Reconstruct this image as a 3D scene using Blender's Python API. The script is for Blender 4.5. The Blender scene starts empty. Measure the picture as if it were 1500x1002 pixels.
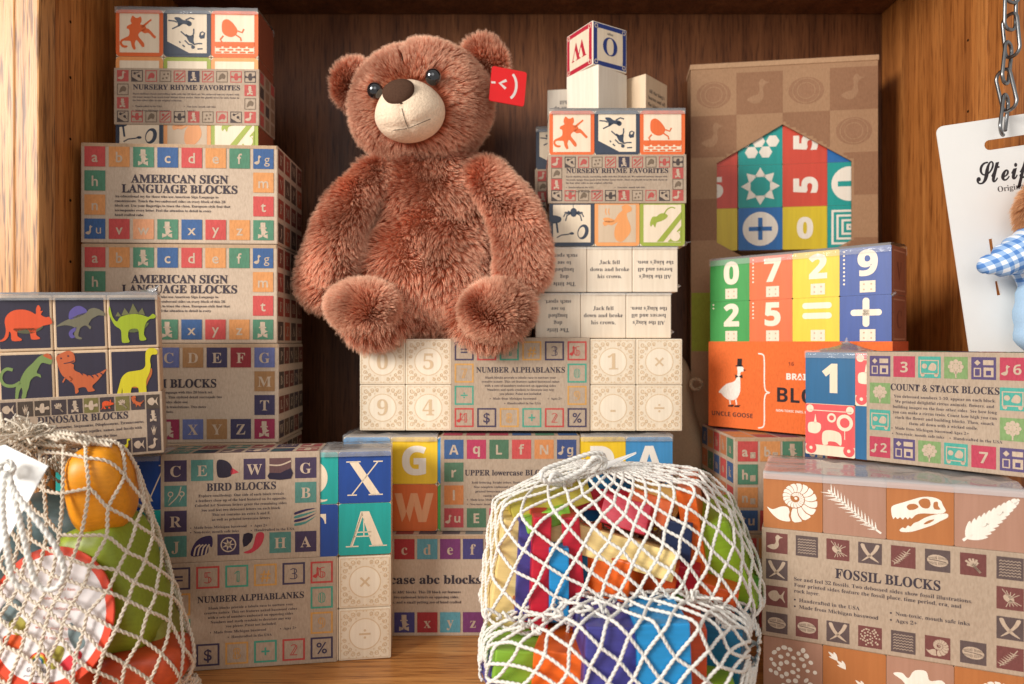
import bpy, bmesh, math, random
import numpy as np
from mathutils import Vector, Matrix, geometry, noise, kdtree
from mathutils.bvhtree import BVHTree
random.seed(7); np.random.seed(7)
S = bpy.context.scene
COL = S.collection
R = math.radians
F = 1000.0          # focal length in pixels of the 1500 px wide photograph
CZ = 0.273          # camera height above the counter

# ------------------------------------------------------------------ camera
cam = bpy.data.cameras.new('camera'); cam_o = bpy.data.objects.new('camera', cam); COL.objects.link(cam_o)
cam_o.location = (0, 0, CZ); cam_o.rotation_euler = (R(90), 0, 0)
cam.sensor_width = 36; cam.lens = 36 * F / 1500; cam.clip_start = .02; cam.clip_end = 50
cam.dof.use_dof = True; cam.dof.focus_distance = .56; cam.dof.aperture_fstop = 5.6
S.camera = cam_o
# ------------------------------------------------------------------ light
w = bpy.data.worlds.new('World'); S.world = w; w.use_nodes = True
w.node_tree.nodes['Background'].inputs[0].default_value = (1.0, .97, .94, 1)
w.node_tree.nodes['Background'].inputs[1].default_value = .47
def area(name, loc, target, size, power, col):
    l = bpy.data.lights.new(name, 'AREA'); l.energy = power; l.size = size; l.color = col; l.shape = 'DISK'
    o = bpy.data.objects.new(name, l); COL.objects.link(o); o.location = loc
    o.rotation_euler = (Vector(target) - Vector(loc)).to_track_quat('-Z', 'Y').to_euler(); return o
area('window_light', (-1.52, -.70, .93), (-.05, .65, .27), .80, 47, (1, .97, .925))
area('fill_light', (-.15, -1.5, .95), (.1, .65, .25), 1.3, 6.5, (1, .99, .97))  # broad frontal fill, added to lift the shadows
S.view_settings.view_transform = 'Standard'; S.view_settings.look = 'None'
S.view_settings.exposure = .14; S.view_settings.gamma = 1
S.cycles.use_denoising = True
S.cycles.max_bounces = 8; S.cycles.transparent_max_bounces = 24

# ------------------------------------------------------------------ helpers
def P(px, py, d):
    return Vector(((px - 750) / F * d, d, CZ - (py - 501) / F * d))
def lin(c):
    c = c / 255.0
    return c / 12.92 if c <= .04045 else ((c + .055) / 1.055) ** 2.4
def C(r, g=None, b=None):
    if g is None:
        r, g, b = (r >> 16) & 255, (r >> 8) & 255, r & 255
    return (lin(r), lin(g), lin(b))
def tag(o, label=None, cat=None, group=None, kind=None):
    if label: o['label'] = label
    if cat: o['category'] = cat
    if group: o['group'] = group
    if kind: o['kind'] = kind
    return o
def link(o, parent=None):
    COL.objects.link(o)
    if parent is not None: o.parent = parent
    return o
def thing(name, label, cat, loc=(0, 0, 0), rz=0, group=None, rx=0, ry=0):
    o = bpy.data.objects.new(name, None); o.empty_display_size = .02
    o.location = loc; o.rotation_euler = (rx, ry, rz)
    return tag(link(o), label, cat, group)

# ------------------------------------------------------------------ materials
def mat(name):
    m = bpy.data.materials.new(name); m.use_nodes = True
    return m, m.node_tree.nodes, m.node_tree.links, m.node_tree.nodes['Principled BSDF']
def nd(N, t, **k):
    n = N.new(t)
    for a, v in k.items(): setattr(n, a, v)
    return n
def noise_tex(N, L, scale, mapscale=(1, 1, 1), detail=4, rough=.6, coord='Object', dist=0):
    tc = nd(N, 'ShaderNodeTexCoord'); mp = nd(N, 'ShaderNodeMapping')
    mp.inputs['Scale'].default_value = mapscale
    L.new(tc.outputs[coord], mp.inputs[0])
    n = nd(N, 'ShaderNodeTexNoise'); n.inputs['Scale'].default_value = scale
    n.inputs['Detail'].default_value = detail; n.inputs['Roughness'].default_value = rough
    n.inputs['Distortion'].default_value = dist
    L.new(mp.outputs[0], n.inputs['Vector']); return n
def ramp(N, L, fac, stops):
    r = nd(N, 'ShaderNodeValToRGB'); e = r.color_ramp.elements
    while len(e) < len(stops): e.new(.5)
    for k, (p, c) in enumerate(stops):
        e[k].position = p; e[k].color = (*c, 1) if len(c) == 3 else c
    L.new(fac, r.inputs[0]); return r
def mul(N, L, a, b, fac=1.0):
    m = nd(N, 'ShaderNodeMix', data_type='RGBA', blend_type='MULTIPLY'); m.inputs[0].default_value = fac
    L.new(a, m.inputs[6]); L.new(b, m.inputs[7]); return m.outputs[2]
def bump(N, L, h, bs, strength, dist=.001):
    b = nd(N, 'ShaderNodeBump'); b.inputs['Strength'].default_value = strength; b.inputs['Distance'].default_value = dist
    L.new(h, b.inputs['Height']); L.new(b.outputs[0], bs.inputs['Normal']); return b

def ink_material(name, rough, fibre, grainmap, lo, bumpst, spec=.5, coat=0):
    """colour of the print / paint comes from the mesh, the fibre or the grain from noise"""
    m, N, L, bs = mat(name)
    at = nd(N, 'ShaderNodeVertexColor', layer_name='Col')
    n = noise_tex(N, L, fibre, grainmap, 5, .65)
    r = ramp(N, L, n.outputs['Fac'], [(.28, (lo, lo * .97, lo * .94)), (.62, (1, 1, 1))])
    n2 = noise_tex(N, L, 9, (1, 1, 1), 2)
    r2 = ramp(N, L, n2.outputs['Fac'], [(.3, (.9, .89, .88)), (.65, (1.0, 1.0, 1.0))])
    c = mul(N, L, mul(N, L, at.outputs[0], r.outputs[0]), r2.outputs[0])
    L.new(c, bs.inputs['Base Color'])
    bs.inputs['Roughness'].default_value = rough; bs.inputs['Specular IOR Level'].default_value = spec
    bs.inputs['Coat Weight'].default_value = coat; bs.inputs['Coat Roughness'].default_value = .12
    b1 = bump(N, L, n.outputs['Fac'], bs, bumpst, .0004)
    if name == 'kraft_card':     # faint bowing and dents of the card
        n3 = noise_tex(N, L, 26, (1, 1, 1), 3); b2 = nd(N, 'ShaderNodeBump'); b2.inputs['Strength'].default_value = .35; b2.inputs['Distance'].default_value = .004
        L.new(n3.outputs['Fac'], b2.inputs['Height']); L.new(b2.outputs[0], b1.inputs['Normal'])
    return m
M_KRAFT = ink_material('kraft_card', .75, 700, (1, 1, .35), .80, .35, .3)
M_WOOD = ink_material('painted_basswood', .42, 260, (1, 1, .06), .90, .18, .4)
M_WOODX = ink_material('stained_wood', .42, 420, (.08, 1, 1), .84, .15, .4)
M_GLOSS = ink_material('coated_print', .28, 200, (1, 1, 1), .97, .05, .5)
M_PLUSHFLAT = ink_material('short_velour', .95, 900, (1, 1, 1), .78, .8, .1)

def oak(name, dark, mid, light, axis, scale=1.0, rough=.42, pore=.55):
    m, N, L, bs = mat(name)
    def ms(a, b):
        v = [a * scale] * 3; v[axis] = b * scale; return tuple(v)
    n1 = noise_tex(N, L, 1, ms(38, 1.3), 6, .6, dist=.4)
    n2 = noise_tex(N, L, 1, ms(560, 26), 2, .6)
    n3 = noise_tex(N, L, 1, ms(120, 2.2), 4, .65, dist=.3)
    r1 = ramp(N, L, n1.outputs['Fac'], [(.25, dark), (.5, mid), (.75, light)])
    r2 = ramp(N, L, n2.outputs['Fac'], [(.34, (pore, pore * .86, pore * .75)), (.50, (1, 1, 1))])
    r3 = ramp(N, L, n3.outputs['Fac'], [(.33, (.70, .63, .57)), (.60, (1.05, 1.03, 1.0))])
    c = mul(N, L, mul(N, L, r1.outputs[0], r2.outputs[0]), r3.outputs[0])
    L.new(c, bs.inputs['Base Color']); bs.inputs['Roughness'].default_value = rough
    bs.inputs['Specular IOR Level'].default_value = .4
    bump(N, L, n2.outputs['Fac'], bs, .35, .0006); return m
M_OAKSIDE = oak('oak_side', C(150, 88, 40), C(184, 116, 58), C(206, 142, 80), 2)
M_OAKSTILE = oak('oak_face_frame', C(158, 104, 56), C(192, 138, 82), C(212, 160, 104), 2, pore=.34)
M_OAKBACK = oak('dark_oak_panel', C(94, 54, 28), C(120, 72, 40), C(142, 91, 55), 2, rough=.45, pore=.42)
M_OAKFLOOR = oak('oak_counter', C(172, 112, 58), C(204, 142, 80), C(220, 166, 104), 0, rough=.33)

def plain(name, col, rough=.5, spec=.5, metal=0, coat=0, nscale=0, lo=.85, bst=.2, bd=.0005):
    m, N, L, bs = mat(name)
    bs.inputs['Base Color'].default_value = (*col, 1); bs.inputs['Roughness'].default_value = rough
    bs.inputs['Specular IOR Level'].default_value = spec; bs.inputs['Metallic'].default_value = metal
    bs.inputs['Coat Weight'].default_value = coat
    if nscale:
        n = noise_tex(N, L, nscale, (1, 1, 1), 4)
        r = ramp(N, L, n.outputs['Fac'], [(.3, tuple(c * lo for c in col)), (.7, col)])
        L.new(r.outputs[0], bs.inputs['Base Color']); bump(N, L, n.outputs['Fac'], bs, bst, bd)
    return m
M_CORD = plain('cotton_cord', C(224, 210, 190), .85, .2, nscale=900, lo=.78, bst=.5)
M_CORDW = plain('white_cotton_cord', C(234, 229, 220), .85, .2, nscale=900, lo=.82, bst=.5)
M_CARD = plain('coated_white_card', C(240, 236, 230), .35, .5, nscale=30, lo=.97, bst=.02)
M_STEEL = plain('zinc_plated_steel', C(150, 150, 150), .32, .5, 1, nscale=120, lo=.8, bst=.1)
M_EYE = plain('black_glass_eye', (.006, .006, .008), .04, .6, coat=1)
M_FELT = plain('brown_felt', C(88, 62, 48), .95, .1, nscale=1200, lo=.6, bst=.8)
M_THREAD = plain('dark_thread', C(60, 40, 30), .9, .1, nscale=900, lo=.7)
M_CANVAS = plain('unbleached_canvas', C(178, 150, 120), .9, .1, nscale=700, lo=.8, bst=.6)
M_UNDERFUR = plain('fur_backing', C(158, 88, 62), .95, .05, nscale=260, lo=.7, bst=.8, bd=.002)
M_UNDERFUR2 = plain('pale_fur_backing', C(200, 140, 96), .95, .05, nscale=260, lo=.7, bst=.8, bd=.002)

def film_material(nm='shrink_film', ior=1.28, bst=.55, hazy=.20):
    m, N, L, bs = mat(nm); out = N['Material Output']; N.remove(bs)
    tr = nd(N, 'ShaderNodeBsdfTransparent'); gl = nd(N, 'ShaderNodeBsdfGlossy'); gl.inputs['Roughness'].default_value = .09
    tr.inputs[0].default_value = (.97, .97, .97, 1)
    fr = nd(N, 'ShaderNodeFresnel'); fr.inputs[0].default_value = ior
    n = noise_tex(N, L, 42, (1, 1, 1), 4, .55, dist=1.2)
    b = nd(N, 'ShaderNodeBump'); b.inputs['Strength'].default_value = bst; b.inputs['Distance'].default_value = .003
    L.new(n.outputs['Fac'], b.inputs['Height']); L.new(b.outputs[0], gl.inputs['Normal']); L.new(b.outputs[0], fr.inputs['Normal'])
    df = nd(N, 'ShaderNodeBsdfDiffuse'); df.inputs[0].default_value = (.9, .9, .9, 1); hz = nd(N, 'ShaderNodeMixShader'); hz.inputs[0].default_value = hazy
    L.new(tr.outputs[0], hz.inputs[1]); L.new(df.outputs[0], hz.inputs[2])
    mx = nd(N, 'ShaderNodeMixShader'); L.new(fr.outputs[0], mx.inputs[0]); L.new(hz.outputs[0], mx.inputs[1]); L.new(gl.outputs[0], mx.inputs[2])
    L.new(mx.outputs[0], out.inputs[0]); return m
M_FILM = film_material(); M_FILM2 = film_material('taut_shrink_film', 1.33, .12, .34)

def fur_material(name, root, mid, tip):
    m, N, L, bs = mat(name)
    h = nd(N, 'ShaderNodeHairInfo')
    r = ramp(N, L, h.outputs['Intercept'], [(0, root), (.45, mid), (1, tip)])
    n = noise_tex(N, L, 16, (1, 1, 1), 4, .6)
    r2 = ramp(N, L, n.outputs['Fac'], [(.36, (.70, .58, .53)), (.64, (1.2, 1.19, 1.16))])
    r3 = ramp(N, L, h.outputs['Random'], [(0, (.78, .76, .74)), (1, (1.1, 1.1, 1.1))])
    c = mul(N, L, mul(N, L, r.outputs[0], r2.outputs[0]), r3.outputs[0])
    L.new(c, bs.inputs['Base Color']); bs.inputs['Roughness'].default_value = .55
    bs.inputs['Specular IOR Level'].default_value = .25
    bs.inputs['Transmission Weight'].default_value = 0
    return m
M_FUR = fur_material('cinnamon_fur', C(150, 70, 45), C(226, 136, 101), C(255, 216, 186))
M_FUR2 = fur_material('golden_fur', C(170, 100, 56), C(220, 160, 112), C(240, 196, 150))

# ------------------------------------------------------------------ text
UP = {'serif': (0x1D400, 0x1D41A, 0x1D7CE), 'bold': (0x1D5D4, 0x1D5EE, 0x1D7EC), 'dbl': (0, 0, 0x1D7D8),
      'script': (0x1D4D0, 0x1D4EA, 0), 'slab': (0x1D670, 0x1D68A, 0x1D7F6), 'sans': (0, 0, 0)}
def remap(s, style):
    U, Lo, D = UP[style]; o = ''
    for c in s:
        if U and 'A' <= c <= 'Z': o += chr(U + ord(c) - 65)
        elif Lo and 'a' <= c <= 'z': o += chr(Lo + ord(c) - 97)
        elif D and '0' <= c <= '9': o += chr(D + ord(c) - 48)
        else: o += c
    return o
_tc = {}
def text_mesh(s, style, res, off):
    k = (s, style, res, off)
    if k in _tc: return _tc[k]
    c = bpy.data.curves.new('t', 'FONT'); c.body = remap(s, style); c.size = 1; c.resolution_u = res; c.offset = off
    o = bpy.data.objects.new('t', c); COL.objects.link(o)
    me = bpy.data.meshes.new_from_object(o)
    v = np.array([(p.co.x, p.co.y) for p in me.vertices]) if len(me.vertices) else np.zeros((0, 2))
    f = [tuple(p.vertices) for p in me.polygons]
    bpy.data.objects.remove(o); bpy.data.curves.remove(c); bpy.data.meshes.remove(me)
    _tc[k] = (v, f); return _tc[k]
_cap = {}
def cap(style):
    if style not in _cap:
        v, f = text_mesh('0' if style == 'dbl' else 'E', style, 2, 0); _cap[style] = v[:, 1].max() - max(0, v[:, 1].min())
    return _cap[style]

# ------------------------------------------------------------------ splines
def smooth(pts, n=4, closed=True):
    pts = [Vector(p) for p in pts]; N = len(pts); out = []
    for i in range(N if closed else N - 1):
        if closed: a, b, c, d = pts[i - 1], pts[i], pts[(i + 1) % N], pts[(i + 2) % N]
        else: a, b, c, d = pts[max(i - 1, 0)], pts[i], pts[i + 1], pts[min(i + 2, N - 1)]
        for k in range(n):
            t = k / n
            out.append(.5 * ((2 * b) + (c - a) * t + (2 * a - 5 * b + 4 * c - d) * t * t + (3 * b - a - 3 * c + d) * t ** 3))
    if not closed: out.append(pts[-1])
    return out

# ------------------------------------------------------------------ print / mesh builder
EPS = .00014
_box = {}
def box_template(sx, sy, sz, bev, seg):
    k = (round(sx, 5), round(sy, 5), round(sz, 5), bev, seg)
    if k not in _box:
        bm = bmesh.new(); bmesh.ops.create_cube(bm, size=1)
        bmesh.ops.scale(bm, vec=(sx, sy, sz), verts=bm.verts)
        if bev: bmesh.ops.bevel(bm, geom=list(bm.edges), offset=bev, segments=seg, profile=.6, affect='EDGES')
        bm.verts.index_update()
        _box[k] = ([v.co.copy() for v in bm.verts], [[v.index for v in f.verts] for f in bm.faces]); bm.free()
    return _box[k]
class Pr:
    def __init__(s):
        s.v = []; s.f = []; s.c = []; s.smooth = []
        s.fr((0, 0, 0), (1, 0, 0), (0, 0, 1), (0, -1, 0)); s.st = [(0, 0, 1, 1)]
    def fr(s, O, U, V, N):
        s.O, s.U, s.V, s.N = Vector(O), Vector(U), Vector(V), Vector(N); s.st = [(0, 0, 1, 1)]; return s
    def push(s, x, y, w, h):
        a = s.st[-1]; s.st.append((a[0] + x * a[2], a[1] + y * a[3], w * a[2], h * a[3]))
    def pop(s): s.st.pop()
    def pt(s, x, y, layer):
        a = s.st[-1]
        return s.O + s.U * (a[0] + x * a[2]) + s.V * (a[1] + y * a[3]) + s.N * (layer * EPS)
    def face(s, pts, col):
        i = len(s.v); s.v += [tuple(p) for p in pts]; s.f.append(tuple(range(i, i + len(pts)))); s.c.append(col)
    def mesh(s, vs, fs, col):
        i = len(s.v); s.v += [tuple(p) for p in vs]
        for f in fs: s.f.append(tuple(i + k for k in f)); s.c.append(col)
    def quad(s, x, y, w, h, col, l=1):
        s.face([s.pt(x, y, l), s.pt(x + w, y, l), s.pt(x + w, y + h, l), s.pt(x, y + h, l)], col)
    def poly(s, pts, col, l=1, holes=()):
        rings = [[Vector((p[0], p[1], 0)) for p in pts]] + [[Vector((p[0], p[1], 0)) for p in h] for h in holes]
        flat = [p for r in rings for p in r]
        tr = geometry.tessellate_polygon(rings)
        vs = [s.pt(p.x, p.y, l) for p in flat]; fs = []
        for t in tr:
            n = (vs[t[1]] - vs[t[0]]).cross(vs[t[2]] - vs[t[0]])
            fs.append(t if n.dot(s.N) > 0 else t[::-1])
        s.mesh(vs, fs, col)
    def blob(s, pts, col, l=1, n=4, holes=()): s.poly(smooth(pts, n), col, l, [smooth(h, n) for h in holes])
    def circ(s, x, y, r, col, l=1, n=20, ry=None, rot=0):
        ry = ry or r; ca, sa = math.cos(rot), math.sin(rot); q = []
        for k in range(n):
            a = 2 * math.pi * k / n; u, v = r * math.cos(a), ry * math.sin(a)
            q.append((x + u * ca - v * sa, y + u * sa + v * ca))
        s.face([s.pt(*p, l) for p in q], col)
    def ring(s, x, y, r0, r1, col, l=1, n=28, a0=0, a1=2 * math.pi):
        for k in range(n):
            a, b = a0 + (a1 - a0) * k / n, a0 + (a1 - a0) * (k + 1) / n
            s.face([s.pt(x + r * math.cos(t), y + r * math.sin(t), l) for r, t in ((r0, a), (r1, a), (r1, b), (r0, b))], col)
    def frame(s, x, y, w, h, t, col, l=1):
        s.quad(x, y, w, t, col, l); s.quad(x, y + h - t, w, t, col, l)
        s.quad(x, y + t, t, h - 2 * t, col, l); s.quad(x + w - t, y + t, t, h - 2 * t, col, l)
    def rrect(s, x, y, w, h, r, col, l=1):
        q = []
        for cx, cy, a in ((x + w - r, y + h - r, 0), (x + r, y + h - r, 90), (x + r, y + r, 180), (x + w - r, y + r, 270)):
            for k in range(5):
                t = R(a + k * 22.5); q.append((cx + r * math.cos(t), cy + r * math.sin(t)))
        s.face([s.pt(*p, l) for p in q], col)
    def stroke(s, pts, wd, col, l=1, taper=False, ridge=0):
        n = len(pts); L_, R_, M_ = [], [], []
        for i in range(n):
            a = Vector(pts[max(i - 1, 0)]); b = Vector(pts[min(i + 1, n - 1)]); d = (b - a)
            d = d.normalized() if d.length else Vector((1, 0)); q = Vector((-d.y, d.x))
            ww = wd / 2 * ((1 - i / (n - 1)) * .9 + .1 if taper else 1); p = Vector(pts[i])
            L_.append(p + q * ww); R_.append(p - q * ww); M_.append(p)
        for i in range(n - 1):
            if ridge:
                s.face([s.pt(*R_[i], l), s.pt(*R_[i + 1], l), s.pt(*M_[i + 1], l + ridge), s.pt(*M_[i], l + ridge)], col)
                s.face([s.pt(*M_[i], l + ridge), s.pt(*M_[i + 1], l + ridge), s.pt(*L_[i + 1], l), s.pt(*L_[i], l)], col)
            else: s.face([s.pt(*R_[i], l), s.pt(*R_[i + 1], l), s.pt(*L_[i + 1], l), s.pt(*L_[i], l)], col)
    def text(s, t, x, y, h, col, style='serif', l=1, al='c', w=None, res=3, off=0, rot=0, maxw=None):
        """h = cap height, (x, y) = baseline point"""
        v, f = text_mesh(t, style, res, off)
        if not len(v): return
        k = h / cap(style); a = s.st[-1]; kx = k * a[3] / a[2]
        x0, x1 = v[:, 0].min(), v[:, 0].max()
        if w: kx = w / (x1 - x0)
        if maxw and kx * (x1 - x0) > maxw: kx = maxw / (x1 - x0)
        ox = {'c': (x0 + x1) / 2, 'l': x0, 'r': x1}[al]
        q = [((p[0] - ox) * kx, p[1] * k) for p in v]
        if rot == 180: q = [(-p[0], -p[1]) for p in q]
        s.mesh([s.pt(x + p[0], y + p[1], l) for p in q], f, col)
    def para(s, lines, x, y, h, lead, col, al='c', style='serif', rot=0, w=None):
        for k, t in enumerate(lines):
            s.text(t, x, (y + k * lead) if rot else (y - k * lead), h, col, style, 1, al, res=1, rot=rot, maxw=w)
    def box(s, x, y, z, sx, sy, sz, col, bev=.0009, seg=2):
        vs, fs = box_template(sx, sy, sz, bev, seg); c = Vector((x + sx / 2, y + sy / 2, z + sz / 2))
        s.mesh([p + c for p in vs], fs, col)
    def data(s, name, m):
        me = bpy.data.meshes.new(name); me.from_pydata(s.v, [], s.f)
        at = me.color_attributes.new('Col', 'FLOAT_COLOR', 'CORNER')
        n = np.array([len(f) for f in s.f]); c = np.array(s.c, dtype=np.float32).reshape(-1, 3)
        c = np.repeat(c, n, axis=0); c = np.hstack([c, np.ones((len(c), 1), np.float32)])
        at.data.foreach_set('color', c.ravel()); me.materials.append(m); return me
    def build(s, name, m, parent=None):
        return link(bpy.data.objects.new(name, s.data(name, m)), parent)

def mesh_obj(name, vs, fs, m, parent=None, smooth_=True):
    me = bpy.data.meshes.new(name); me.from_pydata([tuple(v) for v in vs], [], fs); me.materials.append(m)
    if smooth_: me.polygons.foreach_set('use_smooth', [True] * len(me.polygons))
    return link(bpy.data.objects.new(name, me), parent)
def tube(pts, r, sides=8, closed=False, caps=True, twist=None, off=0):
    """round tube along points; twist=(pitch, phase) with off > 0 makes a strand spiralling about the path"""
    pts = [Vector(p) for p in pts]; n = len(pts); vs = []; fs = []
    up = None; arc = 0
    rr = r if hasattr(r, '__len__') else [r] * n
    for i in range(n):
        if closed: t = pts[(i + 1) % n] - pts[i - 1]
        else: t = pts[min(i + 1, n - 1)] - pts[max(i - 1, 0)]
        if t.length < 1e-9: t = Vector((0, 0, 1))
        t.normalize()
        if up is None: up = t.orthogonal().normalized()
        up = (up - t * up.dot(t)); up = up.normalized() if up.length > 1e-6 else t.orthogonal().normalized()
        bi = t.cross(up); c = pts[i]
        if twist:
            if i: arc += (pts[i] - pts[i - 1]).length
            a = twist[1] + 2 * math.pi * arc / twist[0]; c = c + (up * math.cos(a) + bi * math.sin(a)) * off
        for k in range(sides):
            a = 2 * math.pi * k / sides; vs.append(c + (up * math.cos(a) + bi * math.sin(a)) * rr[i])
    m_ = n if closed else n - 1
    for i in range(m_):
        for k in range(sides):
            a, b = i * sides, ((i + 1) % n) * sides; k2 = (k + 1) % sides
            fs.append((a + k, a + k2, b + k2, b + k))
    if caps and not closed:
        fs.append(tuple(range(sides - 1, -1, -1))); fs.append(tuple((n - 1) * sides + k for k in range(sides)))
    return vs, fs
def resample(pts, step):
    pts = [Vector(p) for p in pts]; out = [pts[0]]; carry = 0
    for a, b in zip(pts, pts[1:]):
        d = (b - a).length
        if d < 1e-9: continue
        t = step - carry
        while t <= d:
            out.append(a + (b - a) * (t / d)); t += step
        carry = d - (t - step)
    return out
def join(parts):
    V, Fc = [], []
    for vs, fs in parts:
        i = len(V); V += list(vs); Fc += [tuple(i + k for k in f) for f in fs]
    return V, Fc
def cord(pts, r, step=.0012, pitch=.0075, off=.5, rs=.56):
    q = resample(pts, step)
    if len(q) < 3: return [], []
    return join([tube(q, r * rs, 5, twist=(pitch, ph), off=r * off) for ph in (0, math.pi)])
# ------------------------------------------------------------------ the cabinet (setting)
HX, YB, YF, ZT = .449, .83, .645, .671
def slab(name, x, y, z, sx, sy, sz, m, parent=None, bev=.0015):
    vs, fs = box_template(sx, sy, sz, bev, 2)
    o = mesh_obj(name, vs, fs, m, parent, False); o.location = (x + sx / 2, y + sy / 2, z + sz / 2)
    if parent is None: o['kind'] = 'structure'
    return o
slab('counter', -1.0, .30, -.03, 2.0, .56, .03, M_OAKFLOOR)
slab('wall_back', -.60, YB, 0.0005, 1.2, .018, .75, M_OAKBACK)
wl = slab('wall_left', -.416, .574, .0005, .02, YB - .574 - .0005, .75, M_OAKSIDE)
wr = slab('wall_right', HX, YF, .0005, .02, YB - YF - .0005, .75, M_OAKSIDE)
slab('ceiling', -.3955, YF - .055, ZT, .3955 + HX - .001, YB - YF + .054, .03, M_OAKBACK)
fl = tag(bpy.data.objects.new('face_frame_left', None), kind='structure'); link(fl)
slab('board', -.4030, .5530, .0005, .0198, .0205, .75, M_OAKSTILE, fl)
slab('board', -.4532, .5535, .0005, .0500, .0205, .75, M_OAKSTILE, fl)
M_HOLE_SHADE = plain('hole_shade', C(40, 24, 14), .9, .1, nscale=300, lo=.7)
for wall, x, y, zs in ((wl, -.396, .612, (.30, .345, .40, .455, .51, .56, .60)), (wr, HX, .672, (.36, .43, .50, .57, .62))):
    for z_ in zs:       # shelf pin holes: solid plugs, the bore's shade put into their dark colour
        vs, fs = tube([(-.0003 if x > 0 else .0003, 0, 0), (.004 if x > 0 else -.004, 0, 0)], .0013, 10)
        o = mesh_obj('pin_hole', vs, fs, M_HOLE_SHADE, wall, False); o.location = Vector((x, y, z_)) - Vector(wall.location)
fr_ = tag(bpy.data.objects.new('face_frame_right', None), kind='structure'); link(fr_)
slab('board', HX + .0002, YF - .021, .0005, .07, .0205, .75, M_OAKSIDE, fr_)
# little metal shelf clips under the top board
for x, s_, lb in ((-.396, 1, 'small metal clip under the top board at the dark left corner'), (HX, -1, 'small metal clip under the top board at the right corner')):
    vs, fs = join([tube([(0, 0, 0), (s_ * .010, 0, 0)], .0022, 10), box_template(.009, .008, .0016, .0004, 1)])
    o = mesh_obj('shelf_clip', vs, fs, M_STEEL, None, False); o.location = (x + s_ * .004, YB - .06, ZT - .006)
    tag(o, lb, 'clip', 'shelf clips')

# ------------------------------------------------------------------ colours
KR = C(184, 162, 140); KR2 = C(200, 177, 154); CREAM = C(240, 220, 192); BASS = C(238, 218, 190)
INK = C(66, 58, 66); RED = C(200, 74, 72); ORA = C(218, 148, 88); GRN = C(76, 132, 104); BLU = C(50, 92, 144)
NAVY = C(52, 48, 84); TEAL = C(64, 150, 140); TAN = C(166, 122, 78); MAR = C(142, 32, 46); PER = C(98, 108, 160)
PUR = C(122, 52, 112); IND = C(66, 62, 124); CRI = C(176, 56, 84); SAGE = C(116, 148, 94); PLUM = C(58, 44, 64)
WHITE = C(248, 242, 232)

# ------------------------------------------------------------------ small pictures, drawn in a unit square
def Z(box):
    x0, y0, x1, y1 = box
    return lambda pts: [((x - x0) / (x1 - x0), 1 - (y - y0) / (y1 - y0)) for x, y in pts]
def goose_hat(p, c, l=2):
    p.quad(.36, .62, .24, .26, c, l); p.quad(.30, .57, .36, .06, c, l)
    p.blob([(.38, .56), (.58, .56), (.62, .46), (.74, .40), (.60, .34), (.56, .24), (.42, .24), (.40, .40)], c, l)
    p.poly([(.24, .08), (.46, .17), (.46, .24), (.24, .30)], c, l); p.poly([(.72, .08), (.5, .17), (.5, .24), (.72, .30)], c, l)
def goose(p, c, l=2):
    p.blob([(.05, .30), (.25, .42), (.40, .45), (.46, .60), (.44, .80), (.54, .92), (.66, .84), (.78, .80), (.64, .74), (.58, .60), (.60, .40), (.48, .22), (.28, .18)], c, l)
def mini(p, c, l=2):            # goose beside a big letter
    p.push(.02, .1, .5, .62); goose(p, c, l); p.pop()
def tusks(p, c, l=2):
    p.blob([(.10, .88), (.24, .92), (.34, .70), (.52, .44), (.88, .10), (.50, .28), (.24, .56)], c, l)
    p.blob([(.90, .88), (.76, .92), (.66, .70), (.50, .46), (.14, .10), (.42, .26), (.74, .56)], c, l)
def zigzag(p, c, l=2):
    for r in range(6):
        y = .14 + r * .13
        p.stroke([(.10 + k * .0667, y + (.06 if k % 2 else 0)) for k in range(13)], .03, c, l)
def trilobite(p, c, l=2):
    p.circ(.5, .5, .42, c, l, 24, .27, -.12); 
    bgd = C(84, 68, 64)
    for k in range(-8, 9):
        if k: p.stroke([(.5 + k * .044, .5 - (.06 if k else 0)), (.5 + k * .05, .5 - .22 + abs(k) * .012)], .014, bgd, l + 1); p.stroke([(.5 + k * .044, .57), (.5 + k * .05, .5 + .22 - abs(k) * .012)], .014, bgd, l + 1)
    p.stroke([(.16, .54), (.5, .51), (.84, .46)], .03, bgd, l + 1)
def twig(p, c, l=2, n=7):
    p.stroke([(.12, .12), (.45, .42), (.78, .90)], .035, c, l)
    for k in range(n):
        t = .1 + .8 * k / n; x, y = .12 + .66 * t, .12 + .72 * t
        p.stroke([(x, y), (x - .16, y + .10)], .06, c, l, True); p.stroke([(x, y), (x + .17, y + .01)], .06, c, l, True)
def leafspray(p, c, l=2):
    for a, r in ((100, .6), (122, .66), (145, .7), (75, .55), (168, .5), (55, .4)):
        t = R(a); p.stroke([(.78, .16), (.55, .42), (.55 + r * .75 * math.cos(t) * .8, .42 + r * .6 * math.sin(t))], .09, c, l, False)
def fish(p, c, l=2):
    p.blob([(.10, .55), (.25, .74), (.50, .78), (.66, .58), (.86, .82), (.80, .52), (.88, .22), (.66, .44), (.48, .26), (.24, .32)], c, l)
def pebbles(p, c, l=2, n=34, seed=3):
    rg = random.Random(seed); pts = []
    for k in range(500):
        x, y = rg.uniform(.10, .90), rg.uniform(.10, .90)
        if (x - .5) ** 2 + (y - .5) ** 2 < .18 and all((x - a) ** 2 + (y - b) ** 2 > .0105 for a, b in pts): pts.append((x, y))
        if len(pts) >= n: break
    for x, y in pts: p.circ(x, y, rg.uniform(.036, .056), c, l, 10, rg.uniform(.034, .054), rg.uniform(0, 3))
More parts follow.
